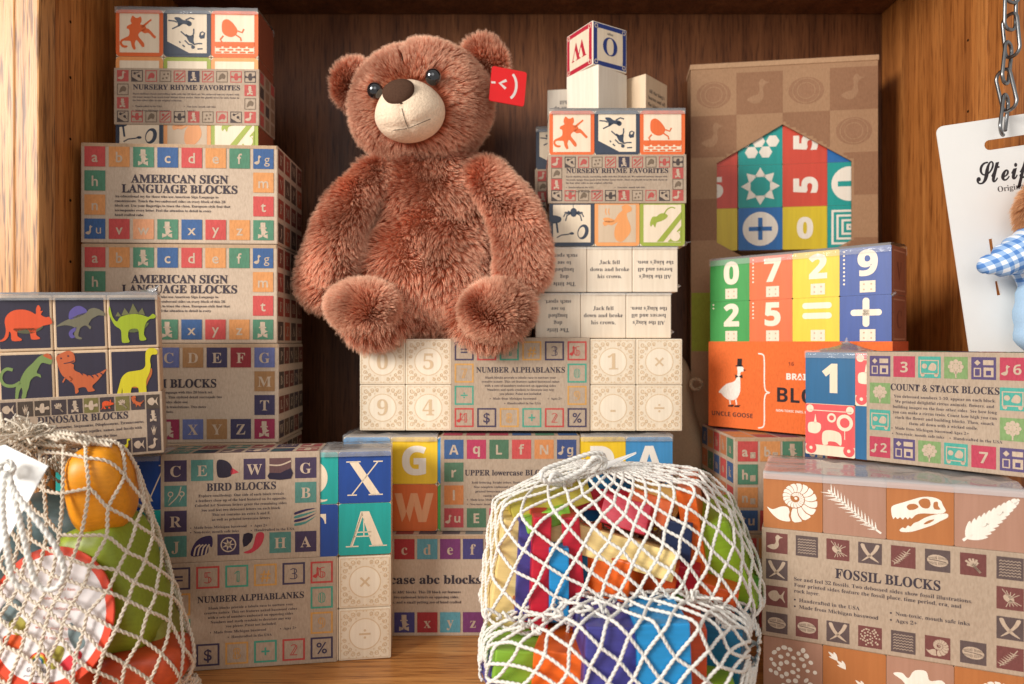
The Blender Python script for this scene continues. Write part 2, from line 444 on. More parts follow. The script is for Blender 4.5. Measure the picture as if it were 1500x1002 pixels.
def bug(p, c, l=2):
    p.circ(.45, .5, .22, c, l, 16, .16, -.6)
    for k in range(5): p.stroke([(.5, .5), (.2 + .16 * k, .9 - .05 * k)], .03, c, l); p.stroke([(.5, .45), (.35 + .14 * k, .12 + .03 * k)], .03, c, l)
def ammonite(p, c, l=2):
    """coil of chambers along a spiral; the thin walls between them stay bare"""
    cx, cy = .56, .585
    def pt(a, t):
        r0 = .46 * math.exp(-.150 * (a + math.pi / 2)); r = r0 * (.44 + .56 * t); an = a + .30 * t * t - .12 * t
        return (cx + r * math.cos(an), cy + r * math.sin(an))
    p.blob([(.04, .37), (.14, .33), (.30, .40), pt(R(-128), .05), pt(R(-112), .3), pt(R(-112), .6), pt(R(-112), .95), (.28, .13), (.14, .23)], c, l, 4)
    a = R(-106); st = R(25)
    for k in range(30):
        g = st * .87
        q = [pt(a, t) for t in (0, .3, .6, .9)] + [pt(a + g * u, 1.0) for u in (.15, .5, .85)] + [pt(a + g, t) for t in (.9, .6, .3, 0)]
        p.poly(q, c, l); a += st; st *= .985
    p.circ(cx, cy, .028, c, l, 10)
def branch(p, c, l=2):
    p.stroke([(.06, .80), (.35, .55), (.62, .30), (.95, .06)], .035, c, l)
    for k in range(14):
        t = k / 14; x, y = .10 + .80 * t, .76 - .66 * t; q = .17 - .05 * t
        p.stroke([(x + .02, y - .02), (x + .01, y + q)], .035, c, l, True); p.stroke([(x + .02, y - .02), (x - q, y - .01 - .02 * (k % 3))], .035, c, l, True)
def skull(p, c, l=2):
    z = Z((700, 225, 1065, 555))
    up = z([(718, 370), (735, 352), (790, 330), (850, 305), (900, 288), (955, 285), (1000, 300), (1015, 330), (1030, 360), (1010, 378), (960, 385), (900, 388), (862, 400), (838, 425), (825, 418), (815, 432), (800, 420), (785, 436), (770, 424), (755, 436), (742, 425), (730, 438), (720, 410)])
    h = [z([(808, 355), (825, 338), (860, 335), (876, 352), (850, 370), (820, 374)]), z([(876, 320), (900, 298), (935, 300), (945, 330), (930, 355), (895, 352)]), z([(962, 318), (985, 310), (988, 335), (1000, 355), (965, 355)])]
    p.poly(smooth(up, 3), c, l, [smooth(x, 3) for x in h])
    lo = z([(768, 500), (785, 485), (800, 490), (815, 470), (830, 475), (850, 452), (875, 440), (910, 415), (960, 392), (1010, 380), (1040, 378), (1040, 400), (1000, 425), (960, 452), (900, 480), (840, 505), (790, 513), (770, 510)])
    p.poly(smooth(lo, 3), c, l, [smooth(z([(905, 452), (930, 430), (965, 418), (955, 432), (925, 450)]), 3)])
def fern(p, c, l=2):
    p.stroke([(.10, .08), (.5, .46), (.92, .90)], .045, c, l)
    for k in range(10):
        t = k / 9; x, y = .17 + .68 * t, .14 + .70 * t; w_ = .24 * (1 - t) ** .8 + .07
        for a in (8, 84):
            d = Vector((math.cos(R(a)), math.sin(R(a)))); n = Vector((-d.y, d.x)); q = Vector((x, y))
            p.blob([q - n * .03, q + d * w_ * .5 - n * .048, q + d * w_, q + d * w_ * .5 + n * .048, q + n * .03], c, l + .3 * (k % 3) + (.15 if a > 40 else 0), 3)
def foot(p, c, l=2, x=.2, y=.8, s=.1):
    for a, k in ((115, .9), (140, 1.2), (165, .9)): p.blob([(x, y - .02), (x + s * k * .6 * math.cos(R(a)) + .02, y + s * k * .6 * math.sin(R(a)) + .02), (x + s * k * 1.3 * math.cos(R(a)), y + s * k * 1.3 * math.sin(R(a))), (x + s * k * .6 * math.cos(R(a)) - .03, y + s * k * .6 * math.sin(R(a)) - .01)], c, l + k * .2, 3)
def creature(p, c, l=2):
    p.blob([(.05, .40), (.10, .62), (.30, .52), (.40, .78), (.62, .80), (.66, .55), (.92, .62), (.95, .40), (.70, .40), (.62, .20), (.40, .20), (.30, .40)], c, l)
# nursery pictures, from the enlarged photograph
def n_frame(p, c, inner=CREAM): p.quad(.085, .085, .83, .83, inner, 2)
def n_cat(p, c):
    n_frame(p, c); z = Z((120, 60, 418, 362))
    p.blob(z([(195, 165), (220, 152), (214, 132), (226, 100), (245, 113), (262, 113), (278, 106), (283, 135), (275, 155), (300, 160), (312, 178), (298, 195), (275, 205), (262, 225), (277, 250), (297, 275), (300, 296), (287, 300), (268, 275), (250, 256), (240, 280), (246, 310), (235, 318), (221, 295), (214, 265), (195, 262), (170, 262), (160, 274), (172, 290), (196, 294), (186, 306), (160, 301), (147, 278), (155, 255), (185, 240), (205, 225), (205, 190), (190, 182)]), c, 3, 3)
    p.poly(z([(280, 168), (340, 120), (347, 128), (290, 178)]), c, 3)
    p.blob(z([(282, 195), (308, 180), (330, 187), (360, 220), (373, 235), (364, 246), (348, 232), (325, 210), (300, 212)]), c, 3, 3)
def n_hill(p, c):
    n_frame(p, c); z = Z((418, 60, 720, 362))
    p.poly(z([(443, 262), (600, 345), (443, 345)]), c, 3)
    p.blob(z([(488, 110), (520, 108), (545, 125), (580, 128), (592, 142), (580, 158), (545, 150), (515, 168), (508, 140)]), c, 3, 3)
    p.blob(z([(560, 215), (585, 225), (612, 220), (610, 255), (618, 285), (600, 275), (580, 262)]), c, 3, 3)
    p.circ(*z([(607, 298)])[0], .04, c, 3, 12); p.circ(*z([(583, 148)])[0], .055, c, 3, 12)
    for q in ([(450, 128), (490, 132), (505, 140)], [(475, 182), (510, 165), (530, 145)], [(560, 125), (590, 110), (615, 118)], [(530, 198), (560, 225), (580, 235)], [(612, 180), (612, 205), (605, 230)], [(555, 255), (580, 280), (605, 285)], [(610, 280), (640, 275), (665, 275)], [(540, 285), (555, 297)], [(520, 262), (528, 272)], [(635, 310), (668, 308)]): p.stroke(z(q), .028, c, 3)
    p.poly(z([(650, 205), (665, 195), (685, 205), (680, 240), (655, 245), (645, 230)]), c, 3, [z([(658, 208), (668, 203), (676, 208), (670, 220), (658, 222)])])
def n_wall(p, c):
    n_frame(p, c); z = Z((720, 60, 1025, 362))
    p.blob(z([(790, 170), (795, 130), (820, 115), (845, 125), (870, 150), (890, 185), (880, 215), (850, 230), (815, 220), (795, 200)]), c, 3)
    p.quad(.085, .235, .83, .10, c, 3); p.quad(.085, .085, .83, .15, CREAM, 3)
    for r in range(4):
        for k in range(5):
            x = .10 + k * .17 + (.08 if r % 2 else 0)
            if x < .86: p.quad(x, .095 + r * .055, min(.12, .90 - x), .034, c, 4)
    for q in ([(800, 222), (780, 245), (790, 262)], [(880, 215), (910, 235), (915, 255)], [(890, 190), (920, 200), (932, 178)]): p.stroke(z(q), .03, c, 4)
def n_spider(p, c):
    n_frame(p, c); z = Z((108, 688, 412, 972))
    p.stroke(z([(268, 695), (270, 740)]), .012, c, 3); p.circ(*z([(272, 760)])[0], .075, c, 3, 18, .10)
    for s_ in (-1, 1):
        for k, (dx, dy) in enumerate(((30, -15), (52, -6), (58, 20), (45, 45))): p.stroke(z([(272 + s_ * 15, 765), (272 + s_ * dx, 755 + dy * .4 + 6), (272 + s_ * (dx + 9), 768 + dy)]), .026, c, 3)
    p.blob(z([(112, 785), (145, 778), (185, 790), (188, 812), (165, 826), (120, 826)]), c, 3); p.poly(z([(118, 822), (130, 822), (128, 880), (120, 880)]), c, 3); p.poly(z([(150, 822), (163, 820), (172, 888), (160, 888)]), c, 3)
    p.stroke(z([(160, 918), (190, 902), (230, 898), (255, 892)]), .024, c, 3); p.circ(*z([(260, 892)])[0], .05, c, 3, 14, .03)
    p.circ(*z([(335, 882)])[0], .12, c, 3, 20, .17, -.3); p.circ(*z([(326, 884)])[0], .07, CREAM, 4, 16, .12, -.3)
def n_baker(p, c):
    n_frame(p, c, C(214, 188, 158)); z = Z((412, 688, 716, 972))
    p.blob(z([(572, 770), (600, 745), (595, 722), (630, 712), (660, 728), (658, 752), (630, 765), (635, 800), (655, 850), (650, 890), (615, 930), (590, 945), (560, 935), (545, 900), (552, 850), (570, 820), (530, 840), (505, 836), (480, 845), (468, 825), (490, 812), (540, 812)]), c, 3, 3)
    p.blob(z([(470, 800), (500, 792), (540, 805), (540, 818), (490, 822)]), c, 3); p.stroke(z([(490, 735), (486, 755), (492, 775)]), .02, c, 3); p.stroke(z([(510, 735), (506, 755), (512, 775)]), .02, c, 3)
def n_mouse(p, c):
    n_frame(p, c); z = Z((716, 688, 1022, 972))
    p.poly(z([(830, 945), (997, 755), (997, 800), (875, 945)]), c, 3); p.poly(z([(905, 945), (997, 845), (997, 945)]), c, 3)
    p.blob(z([(785, 830), (800, 790), (830, 785), (850, 770), (880, 765), (905, 780), (890, 800), (860, 815), (830, 825), (820, 855), (805, 835), (792, 850)]), c, 3, 3)
    p.stroke(smooth(z([(880, 772), (900, 742), (930, 728), (955, 735)]), 4, False), .026, c, 3)
    p.circ(*z([(955, 910)])[0], .11, CREAM, 4, 16); p.poly(z([(975, 880), (990, 876), (985, 895)]), CREAM, 4)
# dinosaurs
DZ = [(8, 125, 288, 408), (332, 112, 590, 386), (632, 95, 876, 358), (10, 450, 292, 722), (336, 428, 596, 700), (638, 398, 876, 664)]
def dino(p, k):
    z = Z(DZ[k]); q = lambda pts, c, l=3: p.blob(z(pts), c, l, 3)
    if k == 0:
        q([(95, 290), (210, 290), (240, 280), (225, 300), (180, 318), (120, 314)], C(92, 92, 66))
        q([(20, 354), (46, 336), (56, 300), (52, 255), (64, 225), (95, 203), (140, 198), (180, 208), (204, 222), (207, 195), (218, 176), (230, 192), (228, 206), (240, 206), (230, 224), (252, 238), (268, 236), (278, 246), (283, 270), (240, 280), (222, 290), (205, 300), (204, 326), (220, 340), (216, 347), (180, 348), (174, 325), (164, 300), (130, 302), (112, 305), (112, 330), (130, 344), (126, 353), (84, 352), (80, 318), (72, 306), (66, 332), (46, 352)], C(228, 88, 44))
    if k == 1:
        q([(408, 232), (412, 195), (440, 170), (470, 170), (496, 194), (470, 215), (430, 230)], C(96, 84, 152)); q([(442, 272), (416, 284), (404, 304), (414, 326), (434, 322), (422, 305), (436, 290)], C(96, 84, 152))
        q([(345, 268), (385, 242), (422, 226), (460, 208), (490, 200), (506, 184), (530, 178), (560, 188), (581, 206), (576, 218), (552, 215), (535, 222), (518, 232), (506, 248), (500, 262), (512, 272), (506, 284), (492, 268), (478, 266), (460, 278), (452, 300), (450, 318), (466, 326), (460, 334), (436, 326), (430, 302), (440, 282), (420, 268), (388, 262)], C(118, 112, 90))
    if k == 2:
        for a, b, c_ in (((672, 200), (684, 178), (700, 202)), ((700, 196), (716, 160), (738, 192)), ((735, 190), (756, 138), (782, 190)), ((776, 190), (800, 160), (812, 195))): p.poly(z([a, b, c_]), C(112, 112, 70), 3)
        q([(655, 220), (690, 245), (740, 280), (800, 268), (830, 235), (800, 240), (740, 255), (690, 230)], C(96, 104, 60))
        q([(646, 150), (652, 175), (660, 205), (678, 226), (692, 206), (722, 195), (762, 190), (800, 196), (828, 206), (850, 190), (864, 202), (856, 213), (834, 216), (816, 234), (808, 258), (804, 292), (814, 312), (808, 320), (784, 320), (780, 295), (776, 266), (750, 262), (732, 272), (728, 302), (734, 322), (728, 329), (700, 328), (697, 300), (694, 266), (668, 245), (650, 210), (640, 180)], C(160, 178, 36), 4)
    if k == 3:
        g = C(126, 148, 84)
        p.stroke(smooth(z([(84, 536), (56, 530), (32, 548), (26, 578), (44, 606), (84, 612), (118, 596)]), 4, False), .055, g, 3)
        q([(112, 605), (126, 570), (150, 535), (185, 505), (206, 484), (228, 470), (252, 466), (276, 476), (281, 500), (272, 516), (250, 510), (228, 508), (212, 530), (202, 554), (218, 562), (222, 578), (204, 570), (186, 574), (168, 592), (160, 622), (150, 645), (142, 672), (122, 673), (128, 645), (124, 622), (112, 642), (104, 675), (92, 675), (94, 640), (98, 615)], g)
        q([(236, 472), (256, 462), (276, 472), (280, 492), (262, 486)], C(196, 96, 50), 4)
    if k == 4:
        c = C(200, 100, 56)
        q([(350, 490), (346, 458), (372, 440), (404, 430), (428, 444), (434, 484), (412, 490), (428, 500), (426, 520), (440, 534), (470, 545), (502, 556), (542, 548), (586, 527), (558, 562), (532, 590), (514, 606), (514, 618), (524, 632), (492, 636), (482, 616), (464, 612), (444, 618), (446, 634), (430, 642), (428, 612), (418, 590), (396, 572), (370, 548), (356, 515)], c)
        p.stroke(z([(404, 556), (418, 570), (406, 582)]), .03, c, 3); p.stroke(z([(386, 560), (372, 584)]), .025, c, 3)
        p.stroke(z([(380, 492), (408, 488), (430, 480)]), .014, PLUM, 4); p.circ(*z([(368, 466)])[0], .016, PLUM, 4, 8); p.circ(*z([(402, 456)])[0], .016, PLUM, 4, 8)
        for x, y in ((450, 540), (474, 546), (500, 556), (524, 552), (546, 545)): p.poly(z([(x, y - 4), (x + 16, y + 2), (x + 20, y + 16)]), PLUM, 4)
    if k == 5:
        q([(735, 590), (750, 568), (770, 572), (800, 560), (820, 520), (836, 500), (836, 530), (818, 565), (806, 590), (770, 596)], C(190, 104, 50))
        q([(668, 640), (684, 575), (696, 540), (722, 516), (760, 510), (790, 505), (806, 488), (808, 450), (812, 415), (830, 400), (855, 402), (867, 420), (860, 432), (838, 434), (830, 460), (832, 490), (824, 525), (808, 565), (806, 640), (774, 640), (770, 595), (740, 592), (730, 640), (700, 640), (696, 590), (688, 640)], C(216, 202, 36), 4)
DK = C(52, 46, 62)
def scroll(p, c):
    """pressed leaf scrolls round a sunk disc"""
    p.ring(.5, .5, .285, .305, c, 1, 36)
    for qx, qy in ((0, 0), (1, 0), (0, 1), (1, 1)):
        fx = lambda x: x if not qx else 1 - x
        fy = lambda y: y if not qy else 1 - y
        for cx, cy, r0, a0, d in ((.14, .14, .055, 0, 1), (.27, .12, .05, 2, -1), (.12, .27, .05, 5.5, 1), (.385, .115, .042, 1, 1), (.115, .385, .042, 3, -1), (.215, .215, .04, 4, 1)):
            q = []
            for k in range(11):
                t = k / 10; a = a0 + d * t * 8.2; rr = r0 * (1 - t * .75); q.append((fx(cx + rr * math.cos(a)), fy(cy + rr * math.sin(a))))
            p.stroke(q, .020, c, .6, ridge=2.2)
        for x, y in ((.06, .2), (.2, .06), (.06, .34), (.34, .06), (.06, .47), (.47, .06), (.20, .33), (.33, .20)): p.circ(fx(x), fy(y), .014, c, 1.2, 7)
    p.frame(.035, .035, .93, .93, .012, c, 1)
# ------------------------------------------------------------------ blocks, sleeves, cartons
FR = {'f': lambda b: ((0, 0, 0), (1, 0, 0), (0, 0, 1), (0, -1, 0)), 't': lambda b: ((0, 0, b), (1, 0, 0), (0, 1, 0), (0, 0, 1)),
      'r': lambda b: ((b, 0, 0), (0, 1, 0), (0, 0, 1), (1, 0, 0)), 'l': lambda b: ((0, b, 0), (0, -1, 0), (0, 0, 1), (-1, 0, 0))}
_bm = {}
def block(parent, b, x, y, z, faces=None, col=BASS, key=None, bev=.0011):
    k = (b, key, col)
    if key is None and faces: k = None
    if k is None or k not in _bm:
        p = Pr(); g = .0003
        p.box(g / 2, g / 2, g / 2, b - g, b - g, b - g, col, bev)
        for fc, (bg, art, ins, rad) in (faces or {}).items():
            p.fr(*FR[fc](b)); p.O += p.N * -(g / 2)
            if bg is not None: p.rrect(ins * b, ins * b, b * (1 - 2 * ins), b * (1 - 2 * ins), max(rad, .004) * b, bg, 1)
            if art: p.push(0, 0, b, b); art(p); p.pop()
        me = p.data('block', M_WOOD)
        if k is not None: _bm[k] = me
    else: me = _bm[k]
    o = link(bpy.data.objects.new('block', me), parent); o.location = (x, y, z); return o
def T(s, col=CREAM, style='bold', h=.5, y=None, off=0, res=4, w=None):
    return lambda p: p.text(s, .5, .5 - h / 2 if y is None else y, h, col, style, 2, off=off, res=res, maxw=w)
def tile(p, sp):
    if sp is None: return
    bg, it, style, fg = (tuple(sp) + (None, None, None))[:4]
    fg = fg or KR2
    bg = tuple(.95 * a + .05 * k for a, k in zip(bg, KR))
    if style == 'frame':
        p.frame(0, 0, 1, 1, .085, bg, 1); it and p.text(it, .5, .24, .50, bg, 'dbl' if it.isdigit() else 'sans', 1, res=2, off=0 if it.isdigit() else .012)
        return
    if style == 'pframe':
        p.frame(0, 0, 1, 1, .07, bg, 1); it(p, bg, 1); return
    p.quad(0, 0, 1, 1, bg, 1)
    if callable(it): it(p, fg, 2)
    elif it:
        if it[0] == '@':
            mini(p, fg); p.text(it[1:], .68, .26, .44, fg, style or 'bold', 2, res=3)
        else: p.text(it, .5, .27 if it in 'gpqy' else .23, .5, fg, style or 'bold', 2, res=3, off=.012 if style == 'sans' else 0)
def border(p, W, H, cols, rows, top=(), left=(), right=(), bottom=(), ts=.0163, mx=.0035, my=.0035):
    px = (W - 2 * mx - ts) / (cols - 1); py = (H - 2 * my - ts) / (rows - 1)
    def put(c, r, sp):
        p.push(mx + c * px, H - my - ts - r * py, ts, ts); tile(p, sp); p.pop()
    for k, sp in enumerate(top): put(k, 0, sp)
    for k, sp in enumerate(bottom): put(k, rows - 1, sp)
    for k, sp in enumerate(left): put(0, k + 1, sp)
    for k, sp in enumerate(right): put(cols - 1, k + 1, sp)
def flat_tiles(p, W, H, cols, rows, cols_list, ts=.0163, seed=1, glyph='ABCDEFGHJKLMNPRSTUVWXYZ', fg=None):
    rg = random.Random(seed); px, py = W / cols, H / rows
    for r in range(rows):
        for c in range(cols):
            p.push((c + .5) * px - ts / 2, (r + .5) * py - ts / 2, ts, ts)
            p.quad(0, 0, 1, 1, tuple(.92 * a + .08 * k for a, k in zip(rg.choice(cols_list), KR)), 1)
            if glyph: p.text(rg.choice(glyph), .5, .24, .52, fg or KR, 'serif', 2, res=1)
            p.pop()
def sleeve(parent, W, D, H, axis, a0, a1, draw, topdraw=None, sidedraw=None, t=.0011):
    """kraft band: axis 'x' runs over the top (a0..a1 along the width), axis 'z' runs round the sides (a0..a1 in height)"""
    p = Pr()
    if axis == 'x': X0, Z0, w_, h_ = a0, .0002, a1 - a0, H + t - .0002; Y0, d_ = -t, D + 2 * t
    else: X0, Z0, w_, h_ = -t, a0, W + 2 * t, a1 - a0; Y0, d_ = -t, D + 2 * t
    p.box(X0, Y0, Z0, w_, d_, h_, KR, .0007, 2)
    p.fr((X0, Y0, Z0), (1, 0, 0), (0, 0, 1), (0, -1, 0)); draw(p, w_, h_)
    if topdraw: p.fr((X0, Y0, Z0 + h_), (1, 0, 0), (0, 1, 0), (0, 0, 1)); topdraw(p, w_, d_)
    if sidedraw:
        p.fr((X0 + w_, Y0, Z0), (0, 1, 0), (0, 0, 1), (1, 0, 0)); sidedraw(p, d_, h_)
        p.fr((X0, Y0 + d_, Z0), (0, -1, 0), (0, 0, 1), (-1, 0, 0)); sidedraw(p, d_, h_)
    return p.build('sleeve', M_KRAFT, parent)
def film(parent, W, D, H, x0=0, x1=None, drop=.004, seed=0, peak=None, lift=.0018, m=None):
    """crumpled shrink film over the top of a set, hanging a little over its edges"""
    x1 = W if x1 is None else x1; nx, ny = 26, 12; vs = []; fs = []; g = .0016
    for j in range(ny + 5):
        for i in range(nx + 1):
            x = x0 + (x1 - x0) * i / nx
            if j < 2: y, z = -g, H - drop * (2 - j) / 2
            elif j > ny + 2: y, z = D + g, H - drop * (j - ny - 2) / 2
            else: y, z = -g + (D + 2 * g) * (j - 2) / ny, H + lift
            n = noise.noise(Vector((x * 55 + seed, y * 70, z * 40 + seed))) * .0016 + abs(noise.noise(Vector((x * 160 + seed * 3, y * 120, 1)))) * .0010
            if 2 < j < ny + 2: z += n
            else: y += (-abs(n) if j < 3 else abs(n)) * .8
            if peak:
                for (qx, qy, qh, qr) in peak:
                    d = math.hypot(x - qx, (y - qy)); z += qh * max(0, 1 - d / qr) ** 1.6 if 1 < j < ny + 3 else 0
            vs.append((x, y, z))
    for j in range(ny + 4):
        for i in range(nx):
            a = j * (nx + 1) + i; fs.append((a, a + 1, a + nx + 2, a + nx + 1))
    return mesh_obj('shrink_film', vs, fs, m or M_FILM, parent)
def film_tip(parent, x, y, z, d, ln=.012, seed=0):
    """a pulled corner of shrink film"""
    rg = random.Random(seed); d = Vector(d).normalized(); u = d.orthogonal().normalized(); v = d.cross(u); vs = []; fs = []
    for j in range(5):
        t = j / 4
        for k in range(8):
            a = 2 * math.pi * k / 8; r = .0045 * (1 - t) ** 1.3 + .0006; r *= rg.uniform(.5, 1.3)
            vs.append(Vector((x, y, z)) + d * ln * t + (u * math.cos(a) + v * math.sin(a) * .4) * r)
    for j in range(4):
        for k in range(8): fs.append((j * 8 + k, j * 8 + (k + 1) % 8, j * 8 + 8 + (k + 1) % 8, j * 8 + 8 + k))
    return mesh_obj('film_corner', vs, fs, M_FILM, parent)
def carton(name, label, cat, loc, rz, W, D, H, front, side=None, top=None, group=None):
    t = thing(name, label, cat, loc, rz, group)
    p = Pr(); p.box(0, 0, 0, W, D, H, KR2, .0012, 2); p.build('carton_body', M_KRAFT, t)
    # tuck flap seam along the top and bottom front edges
    p = Pr(); p.box(.001, -.0003, H - .0035, W - .002, .0006, .0030, C(190, 158, 126), 0, 1); p.build('tuck_flap', M_KRAFT, t)
    p = Pr(); p.fr((0, -.0003, 0), (1, 0, 0), (0, 0, 1), (0, -1, 0)); front(p, W, H); p.build('front_print', M_KRAFT, t)
    if side:
        p = Pr(); p.fr((W, 0, 0), (0, 1, 0), (0, 0, 1), (1, 0, 0)); side(p, D, H); p.build('side_print', M_KRAFT, t)
        p = Pr(); p.fr((0, D, 0), (0, -1, 0), (0, 0, 1), (-1, 0, 0)); side(p, D, H); p.build('side_print', M_KRAFT, t)
    if top:
        p = Pr(); p.fr((0, 0, H), (1, 0, 0), (0, 1, 0), (0, 0, 1)); top(p, W, D); p.build('top_print', M_KRAFT, t)
    return t

# ------------------------------------------------------------------ left tower of cartons
GH = goose_hat
def asl_front(p, W, H):
    s = 'sans'
    border(p, W, H, 8, 4, [(RED, 'a', s), (ORA, 'b', s), (GRN, GH), (BLU, 'c', s), (RED, 'd', s), (ORA, 'e', s), (GRN, 'f', s), (BLU, '@g', s)],
           [(GRN, 'h', s), (ORA, 'n', s)], [(ORA, 'm', s), (RED, 't', s)],
           [(BLU, '@u', s), (RED, 'v', s), (C(222, 154, 112), 'w', s), (GRN, GH), (BLU, 'x', s), (RED, 'y', s), (ORA, 'z', s), (GRN, GH)], ts=.0182)
    p.text('AMERICAN SIGN', W * .5, H * .605, .0072, INK, 'serif', w=.0855, off=.012); p.text('LANGUAGE BLOCKS', W * .5, H * .505, .0072, INK, 'serif', w=.102, off=.012)
    for k, t in enumerate(['An educational toy for those who use American Sign Language to', 'communicate. Touch the two embossed sides on every block of this 28', 'block set. Use your fingertips to trace the clean, European-style font that', 'accompanies every letter. Feel the attention to detail in every', 'hand crafted cube.']):
        p.text(t, .030, H * .455 - k * .0042, .0022, INK, 'serif', al='l', res=1, maxw=.114)
SD = [C(150, 52, 38), C(84, 60, 50), C(168, 78, 44), C(120, 48, 36), C(74, 54, 48)]
def asl_side(p, W, H): flat_tiles(p, W, H, 4, 4, SD, .0175, 5)
def fr_front(p, W, H):
    s = 'serif'
    GM = C(150, 30, 72)
    border(p, W, H, 8, 4, [(TAN, 'A', s), (NAVY, 'B', s), (GM, GH), (PER, 'C', s), (TAN, 'D', s), (NAVY, 'E', s), (MAR, 'F', s), (PER, 'G', s)],
           [(TAN, 'H', s), (NAVY, 'N', s)], [(TAN, 'M', s), (NAVY, 'T', s)],
           [(NAVY, 'U', s), (TAN, 'V', s), (PER, 'W', s), (GM, GH), (PER, 'X', s), (TAN, 'Y', s), (NAVY, 'Z', s), (GM, GH)], ts=.0182)
    p.text('FRENCH BLOCKS', W * .52 - .0150, H * .56, .0074, INK, 'serif', w=.086, off=.012)
    for k, t in enumerate(['Learn letters and the French language with this 28 block set.', 'Each letter sits in a fine filigree. This stylized detail surrounds two', 'sides of each block. Two other sides show one', 'animal printed with their French translations. Two more', 'sides make four complete alphabets.']):
        p.text(t, .030, H * .50 - k * .0044, .0022, INK, 'serif', al='l', res=1, maxw=.114)
def fr_side(p, W, H): flat_tiles(p, W, H, 5, 4, [C(110, 44, 34), C(66, 52, 48), C(90, 66, 48), C(60, 46, 54)], .0158, 9)
for k, (fn, sd, lb) in enumerate([
        (fr_front, fr_side, 'kraft carton of French letter blocks at the very bottom of the left tower'),
        (fr_front, fr_side, 'kraft carton of French letter blocks mostly hidden behind the bird block set'),
        (fr_front, fr_side, 'kraft carton lettered FRENCH BLOCKS beside the dinosaur set, third from tower top'),
        (asl_front, asl_side, 'lower kraft carton of American sign language blocks in the left tower'),
        (asl_front, asl_side, 'upper kraft carton of American sign language blocks carrying the nursery rhyme set')]):
    carton('block_carton', lb, 'carton', (-.388 + (.0015, -.001, .001, -.0005, 0)[k], .614 + (.002, .001, 0, .0012, 0)[k], k * .0906), R((3, 2.2, 3.4, 3.0, 3.3)[k]), .174, .089, .0903, fn, sd, group='cartons of the left tower')

# ------------------------------------------------------------------ nursery rhyme sets
NO, NN, NP, NG = C(232, 108, 52), C(58, 66, 82), C(238, 160, 96), C(160, 172, 66)
NRED, NDK, NGR = C(188, 84, 78), C(72, 62, 62), C(120, 102, 84)
def nur_sleeve(p, W, H):
    g = lambda q, c, l=1: q.blob([(.2, .2), (.3, .6), (.55, .8), (.8, .6), (.7, .3), (.5, .35)], c, l)
    h = lambda q, c, l=1: (q.stroke([(.15, .2), (.85, .85)], .12, c, l), q.stroke([(.4, .15), (.88, .55)], .10, c, l), q.circ(.3, .65, .13, c, l, 10))
    v = lambda q, c, l=1: [q.circ(x, y, .09, c, l, 8) for x, y in ((.3, .3), (.6, .35), (.4, .65), (.72, .7))]
    top = [(NRED, goose, None), (NDK, n_mini, 'pframe'), (NRED, g, 'pframe'), (NGR, v, 'pframe'), (NRED, h, 'pframe'), (C(56, 54, 74), GH), (NRED, h, 'pframe'), (NGR, g, 'pframe'), (NRED, creature, 'pframe'), (NDK, creature, 'pframe')]
    bot = [(NDK, n_mini, 'pframe'), (NRED, creature, 'pframe'), (NGR, g, 'pframe'), (NRED, h, 'pframe'), (NDK, creature, 'pframe'), (NRED, GH), (NGR, v, 'pframe'), (NRED, g, 'pframe'), (NDK, n_mini, 'pframe'), (NRED, goose, None)]
    border(p, W, H, 10, 4, top, [(NGR, g, 'pframe'), (NRED, GH)], [(NRED, GH), (NGR, g, 'pframe')], bot, ts=.0108, mx=.003, my=.0022)
    p.text('NURSERY RHYME FAVORITES', W * .5, H * .62, .0046, INK, 'serif', w=.100, off=.012)
    for k, t in enumerate(['Teach children classic storytelling skills with this 28 block set. We embossed nursery rhymes with', 'two iconic images from much-loved Mother Goose stories. Share two playful verses for each rhyme on', 'the four other sides in our original collection.']):
        p.text(t, .0175, H * .53 - k * .0031, .0016, INK, 'serif', al='l', res=1, maxw=.0995)
    for k, (x, t) in enumerate(((.020, 'Handcrafted in the USA'), (.020, 'Made from Michigan basswood'), (.068, 'Non-toxic, mouth safe inks'), (.068, 'Ages 2+'))):
        p.circ(x - .0022, H * .325 - (k % 2) * .004, .0004, INK, 1, 6); p.text(t, x, H * .31 - (k % 2) * .004, .0016, INK, 'serif', al='l', res=1)
def n_mini(p, c, l=1):
    p.poly([(.08, .4), (.08, .08), (.6, .08)], c, l); p.circ(.3, .72, .12, c, l, 8); p.circ(.66, .5, .13, c, l, 8); p.stroke([(.3, .7), (.7, .85)], .06, c, l); p.stroke([(.6, .5), (.85, .3)], .06, c, l)
N_ART = {'cat': (NO, n_cat), 'hill': (NN, n_hill), 'wall': (NO, n_wall), 'spider': (NN, n_spider), 'baker': (NP, n_baker), 'mouse': (NG, n_mouse)}
def n_blank(c): return lambda p: n_frame(p, c)
